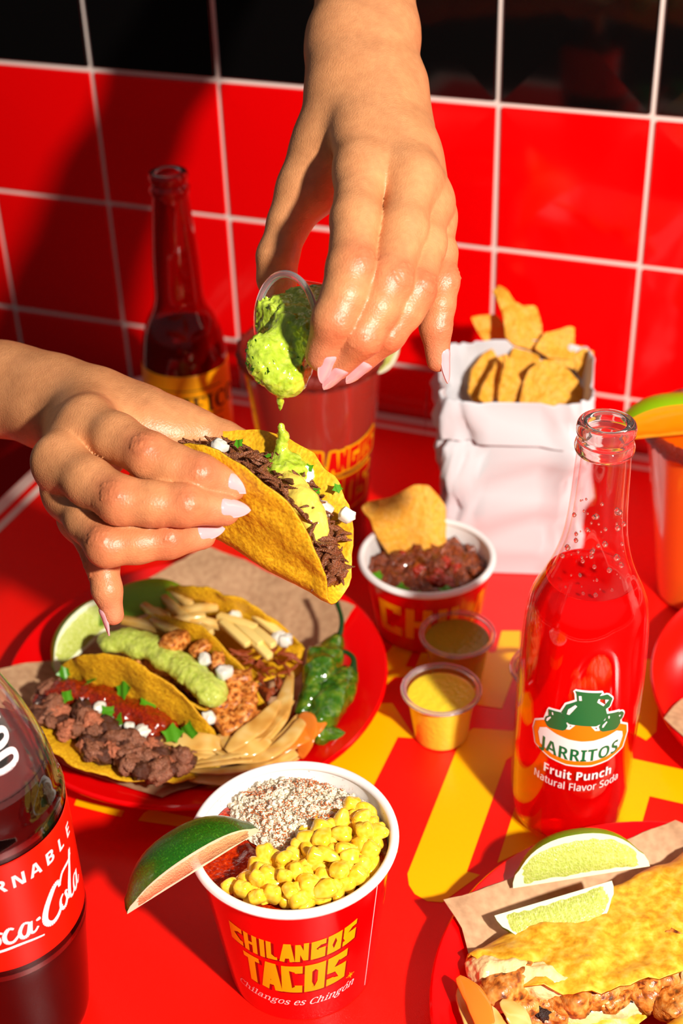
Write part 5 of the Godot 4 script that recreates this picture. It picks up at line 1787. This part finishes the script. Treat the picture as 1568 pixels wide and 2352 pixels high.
func build_bag():
	var t := thing("paper_bag", "white paper bag with folded-down top, filled with tortilla chips", "bag", Vector3(0.3585, 0, 0.1365))
	t.rotation.y = 0.265
	var rings: Array = []   # [height, half width, half depth, bulge noise]
	var ring := func(y: float, hx: float, hz: float, amp: float, sd: float) -> PackedVector3Array:
		var P := PackedVector3Array()
		for j in 80:
			var a := TAU * (j + 0.5) / 80
			var cx := signf(cos(a)) * pow(absf(cos(a)), 0.36)
			var cz := signf(sin(a)) * pow(absf(sin(a)), 0.36)
			var n := nz.get_noise_3d(cx * 2.2 + sd, y * 26.0, cz * 2.2) * amp + nz.get_noise_3d(cx * 7.0, y * 80.0 + sd, cz * 7.0) * amp * 0.5
			var corner := 1.0 - 0.14 * pow(absf(sin(2.0 * a)), 6.0) * 0.0
			P.append(Vector3(cx * (hx + n) * corner, y + 0.5 * amp * nz.get_noise_2d(a * 3.0, sd), cz * (hz + n)))
		return P
	var all := PackedVector3Array()
	var hs := [[0.0008, 0.0445, 0.0405, 0.001], [0.006, 0.0455, 0.0412, 0.003], [0.014, 0.046, 0.0412, 0.006], [0.024, 0.0455, 0.0405, 0.009], [0.036, 0.045, 0.0405, 0.010], [0.048, 0.0455, 0.0405, 0.010], [0.06, 0.046, 0.041, 0.011], [0.072, 0.047, 0.0415, 0.011], [0.084, 0.0478, 0.042, 0.010], [0.092, 0.0475, 0.0418, 0.009], [0.098, 0.0445, 0.0395, 0.008], [0.104, 0.044, 0.039, 0.006], [0.114, 0.045, 0.0395, 0.005], [0.1242, 0.0455, 0.0395, 0.005]]
	for q in hs: all.append_array(ring.call(q[0], q[1], q[2], q[3], 1.0))
	# over the lip and down the outside: the turned-down cuff
	for q in [[0.1254, 0.0464, 0.0404, 0.005], [0.1242, 0.0474, 0.0414, 0.005], [0.115, 0.048, 0.0424, 0.006], [0.106, 0.0488, 0.0434, 0.007], [0.0985, 0.050, 0.0448, 0.007]]: all.append_array(ring.call(q[0], q[1], q[2], q[3], 1.0))
	part("bag_paper", sheet(all, hs.size() + 5, 80, true, false), M.white_paper, t)
	part("bag_bottom", slab(PackedVector2Array([Vector2(-0.044, -0.04), Vector2(0.044, -0.04), Vector2(0.044, 0.04), Vector2(-0.044, 0.04)]), 0.0004, func(q: Vector2): return Vector3(q.x, 0.0006, q.y), 0.05), M.white_paper, t)
	# red print on the side panel
	var bars: Array = []
	for k in 5:
		bars.append(PackedVector2Array([Vector2(-0.018, 0.086 + k * 0.005), Vector2(0.02, 0.0875 + k * 0.005), Vector2(0.02, 0.090 + k * 0.005), Vector2(-0.018, 0.0885 + k * 0.005)]))
	part("side_print", print_mesh(bars, func(q: Vector2): return Vector3(-0.0555, q.y, q.x), 0.004), M.ink_pale_red, t)
	var says := ["brown shaded tortilla chip at the back left of the bag", "tall bent tortilla chip standing highest out of the bag", "tortilla chip right of the tallest one, against the back of the bag", "large flat tortilla chip facing forward at the front of the bag", "curled tortilla chip by the right side of the bag", "dark edge-on tortilla chip along the left wall of the bag", "narrow tortilla chip on edge, second from the left wall", "folded tortilla chip standing left of the large front one", "shaded tortilla chip lying under the tallest chip", "tortilla chip lying right of centre behind the large front one"]
	var k := 0
	for o in chip_outlines_bag():
		solo("tortilla_chip", panel(o, 0.0018, 0.1 if k % 2 == 0 else -0.12, k + 1), M.chip, says[k], "chip", "tortilla chips in the paper bag")
		k += 1

func paper_bowl(t: Node3D, R: float, r: float, h: float) -> Node3D:
	var wall := part("bowl_wall", lathe([Vector2(0, 0.002), Vector2(r - 0.003, 0.002), Vector2(r - 0.002, 0.0004), Vector2(r, 0.0004), Vector2(R, h - 0.002)], 80), M.card_red, t)
	part("inner_wall", lathe([Vector2(R - 0.0006, h - 0.001), Vector2(r - 0.001, 0.004), Vector2(0, 0.004)], 80), M.white_card, t)
	var ring: Array = []
	for k in 13:
		var a := TAU * k / 12.0
		ring.append(Vector2(R + 0.0006 + cos(a) * 0.0021, h - 0.002 + sin(a) * 0.0021))
	part("rolled_rim", lathe(ring, 96, false), M.white_card, t)
	return wall

func build_salsa_cups():
	var at := Vector3(0.3345, 0, 0.2395)
	var t := thing("paper_bowl", "small red paper bowl of chunky salsa with white rim and yellow letters", "bowl", at)
	var side_wall := paper_bowl(t, 0.0385, 0.0315, 0.0505)
	var word := block_text("CHILANGOS", 0.024, 0.15, 0.22, 0.06)
	part("lettering", print_mesh(moved(word, Vector2(0, 0.012)), on_round(0.0332, 0.012, 0.0366, 0.036, facing(at) + 1.25, 0.0002), 0.003), M.ink_yellow, side_wall)
	var s := thing("salsa", "chunky dark red tomato salsa filling the small paper bowl", "sauce", at)
	var P := PackedVector3Array()
	for i in 22:
		for j in 64:
			var a := TAU * j / 64.0
			var r := 0.0353 * i / 21.0
			var x := cos(a) * r
			var z := sin(a) * r
			P.append(Vector3(x, 0.0395 + 0.0045 * nz.get_noise_2d(x * 110.0, z * 110.0) + 0.002 * nz.get_noise_2d(x * 260.0, z * 260.0) + 0.002 * (1.0 - r / 0.037), z))
	part("salsa_surface", sheet(P, 22, 64, true, false), M.salsa, s)
	for k in 14:
		var a := rng.randf() * TAU
		var r := 0.033 * sqrt(rng.randf())
		part("tomato_piece", chunk_mesh("steak"), M.cup_sauce if k % 2 == 0 else M.salsa, s, Transform3D(any_turn().scaled(Vector3.ONE * rng.randf_range(0.5, 0.8)), Vector3(cos(a) * r, 0.0400, sin(a) * r)))
	for q in [Vector3(-0.006, 0.043, 0.03), Vector3(-0.0235, 0.043, 0.02), Vector3(0.007, 0.043, 0.033), Vector3(0.02, 0.043, 0.022)]:
		part("cilantro_leaf", chunk_mesh("leaf"), M.cilantro, s, Transform3D(turned(Vector3(0.1, 1, 0.2), rng.randf() * TAU).scaled(Vector3.ONE * rng.randf_range(1.0, 1.7)), q))
	solo("tortilla_chip", panel(chip_outlines_dip()[0], 0.0019, 0.1, 31), M.chip, "folded golden tortilla chip standing in the bowl of salsa", "chip")
	var cups := [
		[Vector3(0.3735, 0, 0.3335), M.yellow_sauce, "creamy yellow sauce", "clear plastic sauce cup of creamy yellow sauce, nearest of the two", 0.0285],
		[Vector3(0.3675, 0, 0.2845), M.olive_sauce, "olive green sauce", "clear plastic sauce cup of olive green sauce beside the salsa bowl", 0.0285],
		[Vector3(0.4245, 0, 0.2975), M.red_sauce, "dark red sauce", "clear sauce cup mostly hidden behind the red soda bottle", 0.026],
	]
	for c in cups:
		small_cup(c[3], c[0], Vector3.UP, 0.0202, 0.0152, 0.0335, "small clear sauce cups on the table")
		var y: float = c[4]
		var rr := lerpf(0.0152, 0.0194, y / 0.0335) - 0.0004
		var prof: Array = [Vector2(0, 0.0008), Vector2(0.0146, 0.001), Vector2(rr, y), Vector2(rr - 0.003, y + 0.0006), Vector2(0.008, y + 0.0001), Vector2(0, y + 0.0004)]
		solo("sauce", lathe(prof, 64), c[1], c[2] + " filling the small clear cup" + (" closest to the soda bottle's front" if false else ""), "sauce", "sauces in the small clear cups", Transform3D(Basis(), c[0]))

# ---------------------------------------------------------------- street corn

func kernel_mesh(k: int) -> ArrayMesh:
	var P := PackedVector3Array()
	var C := PackedColorArray()
	var rows := 11
	var cols := 14
	for r in rows:
		var v := r / (rows - 1.0)
		for c in cols:
			var a := TAU * c / cols
			var th := PI * v
			var wide := lerpf(0.62, 1.0, smoothstep(0.1, 0.62, 1.0 - v)) * (0.92 + 0.05 * sin(k * 2.1))
			var cx := signf(cos(a)) * pow(absf(cos(a)), 0.52)
			var cz := signf(sin(a)) * pow(absf(sin(a)), 0.62)
			var s := pow(sin(th), 0.5) if v > 0.0 and v < 1.0 else 0.0
			var y := cos(th) * 0.0049 * (1.0 + 0.06 * sin(k * 1.3))
			var dent := 0.0007 * exp(-pow((cx * s) * 2.2, 2.0)) if v < 0.3 else 0.0
			P.append(Vector3(cx * s * 0.0039 * wide, y - dent, cz * s * 0.0031 * wide))
			C.append(Color(1, 1, 1).lerp(Color(1.0, 0.94, 0.72), smoothstep(0.62, 0.95, v)))
	var I := PackedInt32Array()
	sheet_index(I, 0, rows, cols, true, true)
	return build(P, I, PackedVector2Array(), C)

func build_street_corn():
	var at := Vector3(0.3595, 0, 0.502)
	var t := thing("paper_cup", "large red paper cup with white rim and yellow block lettering, holding street corn", "cup", at)
	var side_wall := paper_bowl(t, 0.0432, 0.0335, 0.0832)
	restaurant_logo(side_wall, Vector2(0.03607, 0.022), Vector2(0.04145, 0.068), facing(at, -0.09), Vector2(0.057, 0.0385), 0.0225, false, true)
	var seam := [PackedVector2Array([Vector2(0, 0.004), Vector2(0.0005, 0.004), Vector2(0.0005, 0.078), Vector2(0, 0.078)])]
	part("seam_line", print_mesh(seam, on_round(0.0335, 0.0, 0.0432, 0.0832, facing(at, 0.92), 0.0003), 0.01), M.ink_white, side_wall)
	var side := block_text("CHILANGOS", 0.012, 0.05, 0.25, 0.1)
	part("side_lettering", print_mesh(moved(side, Vector2(0, 0.045)), on_round(0.0335, 0.0, 0.0432, 0.0832, facing(at, 1.95), 0.0003), 0.003), M.ink_yellow, side_wall)
	# red sauce pool
	var s := thing("red_sauce", "glossy red chili sauce pooled at the left of the corn cup", "sauce", at)
	var P := PackedVector3Array()
	for i in 20:
		for j in 64:
			var a := TAU * j / 64.0
			var r := 0.0408 * i / 19.0
			var x := cos(a) * r
			var z := sin(a) * r
			P.append(Vector3(x, 0.0715 + 0.002 * nz.get_noise_2d(x * 60.0, z * 60.0) + 0.0012 * smoothstep(0.03, 0.041, r), z))
	part("sauce_surface", sheet(P, 20, 64, true, false), M.cup_sauce, s)
	# crumbled cheese
	var ch := thing("crumbled_cheese", "heap of white crumbled cheese dusted with red chili at the back of the corn cup", "cheese", at)
	ch.set_meta("kind", "stuff")
	var heap := func(x: float, z: float) -> float:
		var d := Vector2(x + 0.002, z + 0.017)
		var e := 1.0 - pow(d.x / 0.037, 2.0) - pow(d.y / 0.0235, 2.0)
		return 0.0705 + 0.0135 * sqrt(maxf(0.0, e)) + 0.0016 * nz.get_noise_2d(x * 150.0, z * 150.0)
	P = PackedVector3Array()
	for i in 26:
		for j in 72:
			var a := TAU * j / 72.0
			var r := i / 25.0
			var x := -0.002 + cos(a) * r * 0.0355
			var z := -0.017 + sin(a) * r * 0.0225
			P.append(Vector3(x, heap.call(x, z) - 0.001, z))
	var base := part("cheese_heap", sheet(P, 26, 72, true, false), M.cotija, ch)
	base.set_meta("kind", "stuff")
	var crumbs: Array[Transform3D] = []
	var dust: Array[Transform3D] = []
	for k in 4400:
		var a := rng.randf() * TAU
		var r := sqrt(rng.randf())
		var x := -0.002 + cos(a) * r * 0.0355
		var z := -0.017 + sin(a) * r * 0.0225
		if Vector2(x, z).length() > 0.04: continue
		var y: float = heap.call(x, z)
		if k < 1300:
			crumbs.append(Transform3D(any_turn().scaled(Vector3.ONE * (0.25 + 0.75 * pow(rng.randf(), 2.0))), Vector3(x, y + rng.randf_range(-0.0010, 0.0002), z)))
		elif nz.get_noise_2d(x * 50.0 + 3.0, z * 50.0) + 0.6 * (0.7 - Vector2(x + 0.006, z + 0.017).length() / 0.022) > rng.randf_range(-0.25, 0.25):
			dust.append(Transform3D(any_turn().scaled(Vector3.ONE * rng.randf_range(0.4, 1.1)), Vector3(x, y + rng.randf_range(0.0003, 0.0014), z)))
	for k in 160:
		var a := rng.randf_range(PI * 0.9, PI * 2.05)
		var r := rng.randf_range(0.036, 0.0428)
		dust.append(Transform3D(any_turn().scaled(Vector3.ONE * rng.randf_range(0.2, 0.6)), Vector3(cos(a) * r, 0.0705 + (r - 0.0375) * 2.2 if r > 0.0405 else 0.075, sin(a) * r)))
	crowd("cheese_crumbs", ch, blob(Vector3(0.0014, 0.0011, 0.0013), 41, 0.35, 1.6, 6, 8, 0.7), M.cotija, crumbs)
	crowd("chili_dust", ch, blob(Vector3(0.00042, 0.00022, 0.0003), 42, 0.3, 1.5, 5, 6), M.chili_flake, dust)
	# kernels
	var shapes: Array = []
	for k in 5: shapes.append(kernel_mesh(k))
	var put: Array = []
	var tries := 0
	while put.size() < 108 and tries < 20000:
		tries += 1
		var x := rng.randf_range(-0.016, 0.0375)
		var z := rng.randf_range(-0.026, 0.037)
		if Vector2(x, z).length() > 0.0365: continue
		# right front of a line from the rear right to the front left
		var side_d := (x + 0.010) * 0.80 + (z - 0.004) * 0.42
		if side_d < 0.006 or (x < 0.004 and z < 0.012): continue
		var layer := 0 if tries < 5000 else (1 if tries < 12000 else 2)
		var ok := true
		for q in put:
			var need := 0.0058 if q[1] == layer else 0.0026
			if Vector2(x - q[0].x, z - q[0].z).length() < need:
				ok = false
				break
		if not ok: continue
		var hump := 0.0035 * smoothstep(0.0, 0.02, side_d)
		put.append([Vector3(x, 0.0742 + hump + layer * 0.0036 + rng.randf_range(-0.0008, 0.0008), z), layer])
	for k in put.size():
		var b := any_turn().scaled(Vector3.ONE * rng.randf_range(0.95, 1.2))
		solo("corn_kernel", shapes[k % 5], M.corn_kernel, "plump yellow corn kernel heaped in the red paper cup", "corn", "corn kernels in the red paper cup", Transform3D(b, at + put[k][0]))
	var tc := Vector3(0.3153, 0.5499, 0.7734)
	var right := Vector3(0.9331, -0.031, -0.3583)
	var up := tc.cross(right)
	var a0 := Vector3(0.3127, 0.0815, 0.5632)
	var a1 := Vector3(0.3474, 0.0905, 0.5145)
	var ul := (up * 0.86 - right * 0.5).normalized()
	lime_wedge("dark green lime wedge resting on the rim of the street corn cup", (a0 + a1) * 0.5, wedge_basis(a1 - a0, tc * cos(1.38) + ul * sin(1.38)), 0.0305, 0.0205, 1.75, M.lime_rind, M.pink_flesh, "lime wedges")

# ---------------------------------------------------------------- plates of food

func plate_drape(c: Vector2, lift: float, slope: float, seed_: float) -> Callable:
	return func(q: Vector2) -> Vector3:
		var r := q.distance_to(c) / 0.1088
		var y := 0.0062
		if r > 0.64: y += 0.0142 * smoothstep(0.6, 1.0, r)
		if r > 1.0: y += (r - 1.0) * 0.1088 * slope
		y += lift + 0.0022 * (nz.get_noise_2d(q.x * 22.0 + seed_, q.y * 22.0) + 0.5) * smoothstep(0.4, 0.9, r)
		return Vector3(q.x, y, q.y)

func onion_strips(paths: Array, group: String, says: Array, orange: Array):
	for k in paths.size():
		var p := curve(paths[k], 5)
		var w := 0.0045 + 0.0010 * sin(k * 2.3)
		var mesh := sweep(p, [Vector2(w * 0.35, 0.0005), Vector2(w, 0.0008), Vector2(w * 1.15, 0.0009), Vector2(w * 0.95, 0.0008), Vector2(w * 0.4, 0.0005)], Vector3(0.25 * sin(k * 1.9), 1, 0.35 * cos(k * 1.1)), 12, 0.8, 0.5 * sin(k * 3.1))
		solo("onion_strip", mesh, M.onion_orange if orange.has(k) else M.onion_grilled, says[k], "onion", group)

func pepper(label: String, body: Array, stem: Array, sizes: Array):
	var t := thing("green_pepper", label, "pepper", Vector3.ZERO, "blistered green peppers on the taco plate")
	var p := curve(body, 6)
	var m := sweep(p, sizes, Vector3.UP, 22, 0.95)
	var arr := m.surface_get_arrays(0)
	var V: PackedVector3Array = arr[Mesh.ARRAY_VERTEX]
	for k in V.size():
		V[k] += Vector3(nz.get_noise_3dv(V[k] * 75.0), nz.get_noise_3dv(V[k] * 75.0 + Vector3.ONE * 9.0), nz.get_noise_3dv(V[k] * 75.0 - Vector3.ONE * 9.0)) * 0.0028
	part("pepper_body", build(V, arr[Mesh.ARRAY_INDEX]), M.pepper, t)
	part("stem", sweep(curve(stem, 6), [Vector2(0.0036, 0.0034), Vector2(0.0017, 0.0017), Vector2(0.0014, 0.0014), Vector2(0.0013, 0.0013), Vector2(0.0018, 0.0017)], Vector3(0.3, 0.2, 1), 10), M.pepper_stem, t)

func build_taco_plate():
	var c := Vector2(0.2325, 0.3485)
	var t := thing("kraft_paper", "wrinkled brown paper sheet lining the taco plate", "paper", Vector3.ZERO, "brown paper lining the plates")
	part("sheet", slab(paper_a(), 0.0003, plate_drape(c, 0.0006, 0.45, 1.0), 0.006), M.kraft, t)
	# nearest taco, lying open
	var f := fold(Vector3(0.2200, 0.0165, 0.409), 0.108, 0.112, 0.107, 0.011, 0.0555, 1.15, 0.0)
	var k1 := thing("taco", "open taco of chopped steak with red sauce, nearest on the plate", "taco", Vector3.ZERO, "tacos on the left plate")
	part("tortilla", tortilla(f, 0.002, 2, 0.0018), M.tortilla, k1)
	var spots: Array = []
	for k in 120:
		var w := rng.randf_range(-0.05, 0.047)
		var x := rng.randf_range(-0.006, 0.034)
		if Vector2(w, x * 1.15).length() > 0.051: continue
		var flo := 0.011 - sqrt(maxf(0.0, 0.000121 - minf(x * x, 0.000121))) if x < 0.011 else 0.011 + (x - 0.011) * 0.45
		spots.append(f.at(w, x, flo + 0.0055 + rng.randf_range(0.0, 0.0095) * (1.0 - 0.6 * clampf(x / 0.034, 0, 1))))
	var third := [[], [], []]
	for k in spots.size(): third[k % 3].append(spots[k])
	scatter(k1, "steak_chunk", "steak", M.steak, third[0], Vector3.UP, 0.6, 0.95)
	scatter(k1, "steak_chunk", "steak", M.steak_dark, third[1], Vector3.UP, 0.6, 0.95)
	scatter(k1, "steak_chunk", "steak", M.steak_pale, third[2], Vector3.UP, 0.55, 0.85)
	part("red_sauce", puddle(taco_one_sauce(), 0.0064, 0.0095, 40, 0.4), M.red_sauce, k1)
	scatter(k1, "onion_dice", "dice", M.onion_raw, lifted(taco_one_onion(), Vector3(0, 0.0055, 0)), Vector3.UP, 0.75, 1.2)
	scatter(k1, "cilantro_leaf", "leaf", M.cilantro, taco_one_leaf(), Vector3(0, 1, 0.6), 1.0, 1.8)
	# second taco
	f = fold(Vector3(0.2326, 0.0115, 0.3615), 0.294, 0.023, 0.163, 0.011, 0.0535, 0.419, 0.074)
	var k2 := thing("taco", "middle taco on the plate, topped with smooth green guacamole and grilled chicken", "taco", Vector3.ZERO, "tacos on the left plate")
	part("tortilla", tortilla(f, 0.002, 6, 0.0016), M.tortilla, k2)
	spots = []
	for k in 26: spots.append(f.at(rng.randf_range(-0.04, 0.045), rng.randf_range(-0.005, 0.012), rng.randf_range(0.012, 0.03)))
	scatter(k2, "chicken_chunk", "chicken", M.chicken, spots + taco_two_fill(), Vector3.UP, 0.7, 1.0)
	part("guacamole", puddle(guac_path(), 0.0068, 0.0055, 22, 0.3), M.guacamole, k2)
	scatter(k2, "onion_dice", "dice", M.onion_raw, taco_two_onion(), Vector3.UP, 0.9, 1.3)
	# third taco
	f = fold(Vector3(0.2391, 0.0170, 0.3255), 0.134, -0.142, 0.448, 0.011, 0.0535, 0.85, 0.107)
	var k3 := thing("taco", "rear taco on the plate, topped with pale potato and cheese sticks", "taco", Vector3.ZERO, "tacos on the left plate")
	part("tortilla", tortilla(f, 0.002, 9, 0.0016), M.tortilla, k3)
	spots = []
	for k in 30: spots.append(f.at(rng.randf_range(-0.035, 0.048), rng.randf_range(-0.004, 0.02), rng.randf_range(0.012, 0.026)))
	scatter(k3, "meat_shred", "shred", M.pork, spots + taco_three_fill() + taco_three_fill(), Vector3.UP, 0.8, 1.4)
	var stick := sweep([Vector3(-0.013, 0, 0), Vector3(-0.0125, 0, 0), Vector3(0, 0.0008, 0.0005), Vector3(0.0125, 0, 0), Vector3(0.013, 0, 0)], [Vector2(0.0012, 0.0012), Vector2(0.0026, 0.0022), Vector2(0.0028, 0.0024), Vector2(0.0026, 0.0022), Vector2(0.0012, 0.0012)], Vector3.UP, 12, 0.5)
	for p in potato_sticks(): part("potato_stick", stick, M.onion_grilled, k3, Transform3D(Basis(Vector3.UP, rng.randf_range(-0.7, 0.7)) * Basis(Vector3.BACK, rng.randf_range(-0.3, 0.3)), p))
	for p in cheese_sticks(): part("cheese_stick", stick, M.potato, k3, Transform3D(Basis(Vector3.UP, rng.randf_range(-0.9, -0.1)) * Basis(Vector3.BACK, rng.randf_range(-0.25, 0.1)), p))
	scatter(k3, "onion_dice", "dice", M.onion_raw, taco_three_onion(), Vector3.UP, 0.9, 1.3)
	# limes beside them
	var tc := Vector3(0.3153, 0.5499, 0.7734)
	var right := Vector3(0.9331, -0.031, -0.3583)
	var up := tc.cross(right)
	lime_wedge("pale lime wedge with its cut face showing, left of the guacamole taco", Vector3(0.170, 0.028, 0.352), wedge_basis(Vector3(0.02, 0.012, -0.055), tc * 0.1 - right * 0.8 + up * 0.3), 0.029, 0.022, 1.2, M.pale_rind, M.lime_flesh, "lime wedges")
	lime_wedge("green lime wedge showing its rind, behind the little fingertip", Vector3(0.190, 0.034, 0.327), wedge_basis(Vector3(0.045, 0.008, -0.03), tc * 0.7 + up * 0.6), 0.029, 0.021, 1.3, M.pale_rind, M.lime_flesh, "lime wedges")
	pepper("blistered green pepper with a long curled stem, on the brown paper", pepper_one(), pepper_one_stem(), [Vector2(0.0062, 0.006), Vector2(0.0098, 0.0095), Vector2(0.0100, 0.0095), Vector2(0.0082, 0.008), Vector2(0.0062, 0.0055), Vector2(0.0022, 0.002)])
	pepper("blistered green pepper lying nearest the plate's right rim", pepper_two(), pepper_two_stem(), [Vector2(0.0055, 0.0055), Vector2(0.0094, 0.0095), Vector2(0.0094, 0.009), Vector2(0.0068, 0.006), Vector2(0.0052, 0.0045), Vector2(0.0012, 0.0012)])
	var says := ["broad grilled onion strip standing upright beside the pepper", "thin grilled onion strip reaching left onto the steak taco", "long grilled onion strip along the front of the onion pile", "grilled onion strip crossing the middle of the onion pile", "curved onion strip arching over the top of the onion pile", "grilled onion strip bending up the right of the onion pile", "browned orange onion strip curling up beside the pepper tail", "outermost browned onion strip, right end of the pile", "short greenish onion strip at the top of the pile", "short onion strip under the thin one on the steak taco", "lowest onion strip, touching the plate rim by the corn cup", "onion strip lying across the pile below the upright one"]
	onion_strips(onion_paths_a(), "grilled onion strips on the taco plate", says, [6, 7])
	var more: Array = []
	var same: Array = []
	for k in [1, 2, 3, 4, 5, 7, 9, 10, 11]:
		var l: Array = []
		var by := Vector3(rng.randf_range(-0.006, 0.006), -0.003, rng.randf_range(-0.006, 0.004))
		for q in onion_paths_a()[k]: l.append(q + by + Vector3(rng.randf_range(-0.002, 0.002), rng.randf_range(-0.001, 0.001), rng.randf_range(-0.002, 0.002)))
		more.append(l)
		same.append("thin grilled onion strip lying underneath in the tangled onion pile")
	onion_strips(more, "grilled onion strips on the taco plate", same, [5])

func build_quesadilla_plate():
	var c := Vector2(0.53, 0.484)
	var t := thing("kraft_paper", "brown paper sheet under the quesadilla and limes", "paper", Vector3.ZERO, "brown paper lining the plates")
	part("sheet", slab(paper_b(), 0.0003, plate_drape(c, 0.0006, 0.4, 5.0), 0.006), M.kraft, t)
	var t2 := thing("kraft_paper", "corner of brown paper on the plate cut by the right edge", "paper", Vector3.ZERO, "brown paper lining the plates")
	part("sheet", slab(paper_c(), 0.0003, plate_drape(Vector2(0.5815, 0.2455), 0.0006, 0.2, 8.0), 0.01), M.kraft, t2)
	var q := thing("quesadilla", "folded corn tortilla stuffed with melted white cheese and charred chicken", "quesadilla")
	var f := fold(Vector3(0.4775, 0.0190, 0.4440), -0.8495, 0.0, 1.5708, 0.0088, 0.064, -0.01, 0.12)
	part("tortilla", tortilla(f, 0.0022, 14, 0.003), M.soft_tortilla, q)
	var q2 := thing("quesadilla", "second folded tortilla cut by the bottom right corner, in front of the quesadilla", "quesadilla")
	var f2 := fold(Vector3(0.5400, 0.0170, 0.4790), -0.8495, 0.0, 1.5708, 0.009, 0.058, 0.0, 0.08)
	part("tortilla", tortilla(f2, 0.0022, 17, 0.002), M.soft_tortilla, q2)
	part("melted_cheese", sauce_mesh(cheese_path(), [0.006, 0.007, 0.007, 0.0065, 0.005], 0.3), M.cheese, q)
	part("melted_cheese", sauce_mesh(cheese_low(), [0.004, 0.0055, 0.005, 0.0055, 0.006], 0.35), M.cheese, q)
	var spots := chicken_spots()
	for k in spots.size():
		part("chicken_piece", chunk_mesh("chicken"), M.chicken, q, Transform3D(Basis(Vector3.UP, rng.randf_range(-0.6, 1.6)) * Basis(Vector3.RIGHT, rng.randf_range(-0.7, 0.7)).scaled(Vector3.ONE * rng.randf_range(0.85, 1.4)), spots[k]))
		if k % 2 == 0: part("charred_bit", chunk_mesh("steak"), M.char, q, Transform3D(any_turn().scaled(Vector3.ONE * rng.randf_range(0.5, 0.9)), spots[k] + f.u * rng.randf_range(0.003, 0.006) + f.a * rng.randf_range(-0.006, 0.006) - Vector3(0, 0.002, 0)))
		if k % 3 == 0: part("cheese_bit", chunk_mesh("steak"), M.cheese, q, Transform3D(any_turn().scaled(Vector3.ONE * rng.randf_range(0.7, 1.1)), spots[k] + Vector3(rng.randf_range(-0.008, 0.008), 0.001, rng.randf_range(0.0, 0.008))))
	onion_strips(onion_paths_b(), "grilled onion strips by the quesadilla", ["orange onion strip hanging over the quesadilla's left tip", "onion strip lying lowest on the plate left of the quesadilla", "onion strip tucked under the quesadilla filling", "onion strip below the chicken at the quesadilla's left"], [0])
	var tc := Vector3(0.3153, 0.5499, 0.7734)
	var right := Vector3(0.9331, -0.031, -0.3583)
	var up := tc.cross(right)
	var a0 := Vector3(0.4453, 0.018, 0.4469)
	var a1 := Vector3(0.5028, 0.026, 0.4202)
	var th := 1.82
	lime_wedge("large lime wedge with its round cut face up, beside the quesadilla", (a0 + a1) * 0.5 + Vector3(0, 0.004, 0), wedge_basis(a1 - a0, tc * cos(th) + up * sin(th)), 0.0305, 0.023, 1.05, M.pale_rind, M.lime_flesh, "lime wedges")
	a0 = Vector3(0.4457, 0.0300, 0.4701)
	a1 = Vector3(0.4860, 0.0340, 0.4406)
	th = -1.48
	lime_wedge("smaller lime wedge tucked under the large one, against the quesadilla", (a0 + a1) * 0.5, wedge_basis(a1 - a0, tc * cos(th) + up * sin(th)), 0.027, 0.0215, 1.2, M.pale_rind, M.lime_flesh, "lime wedges")
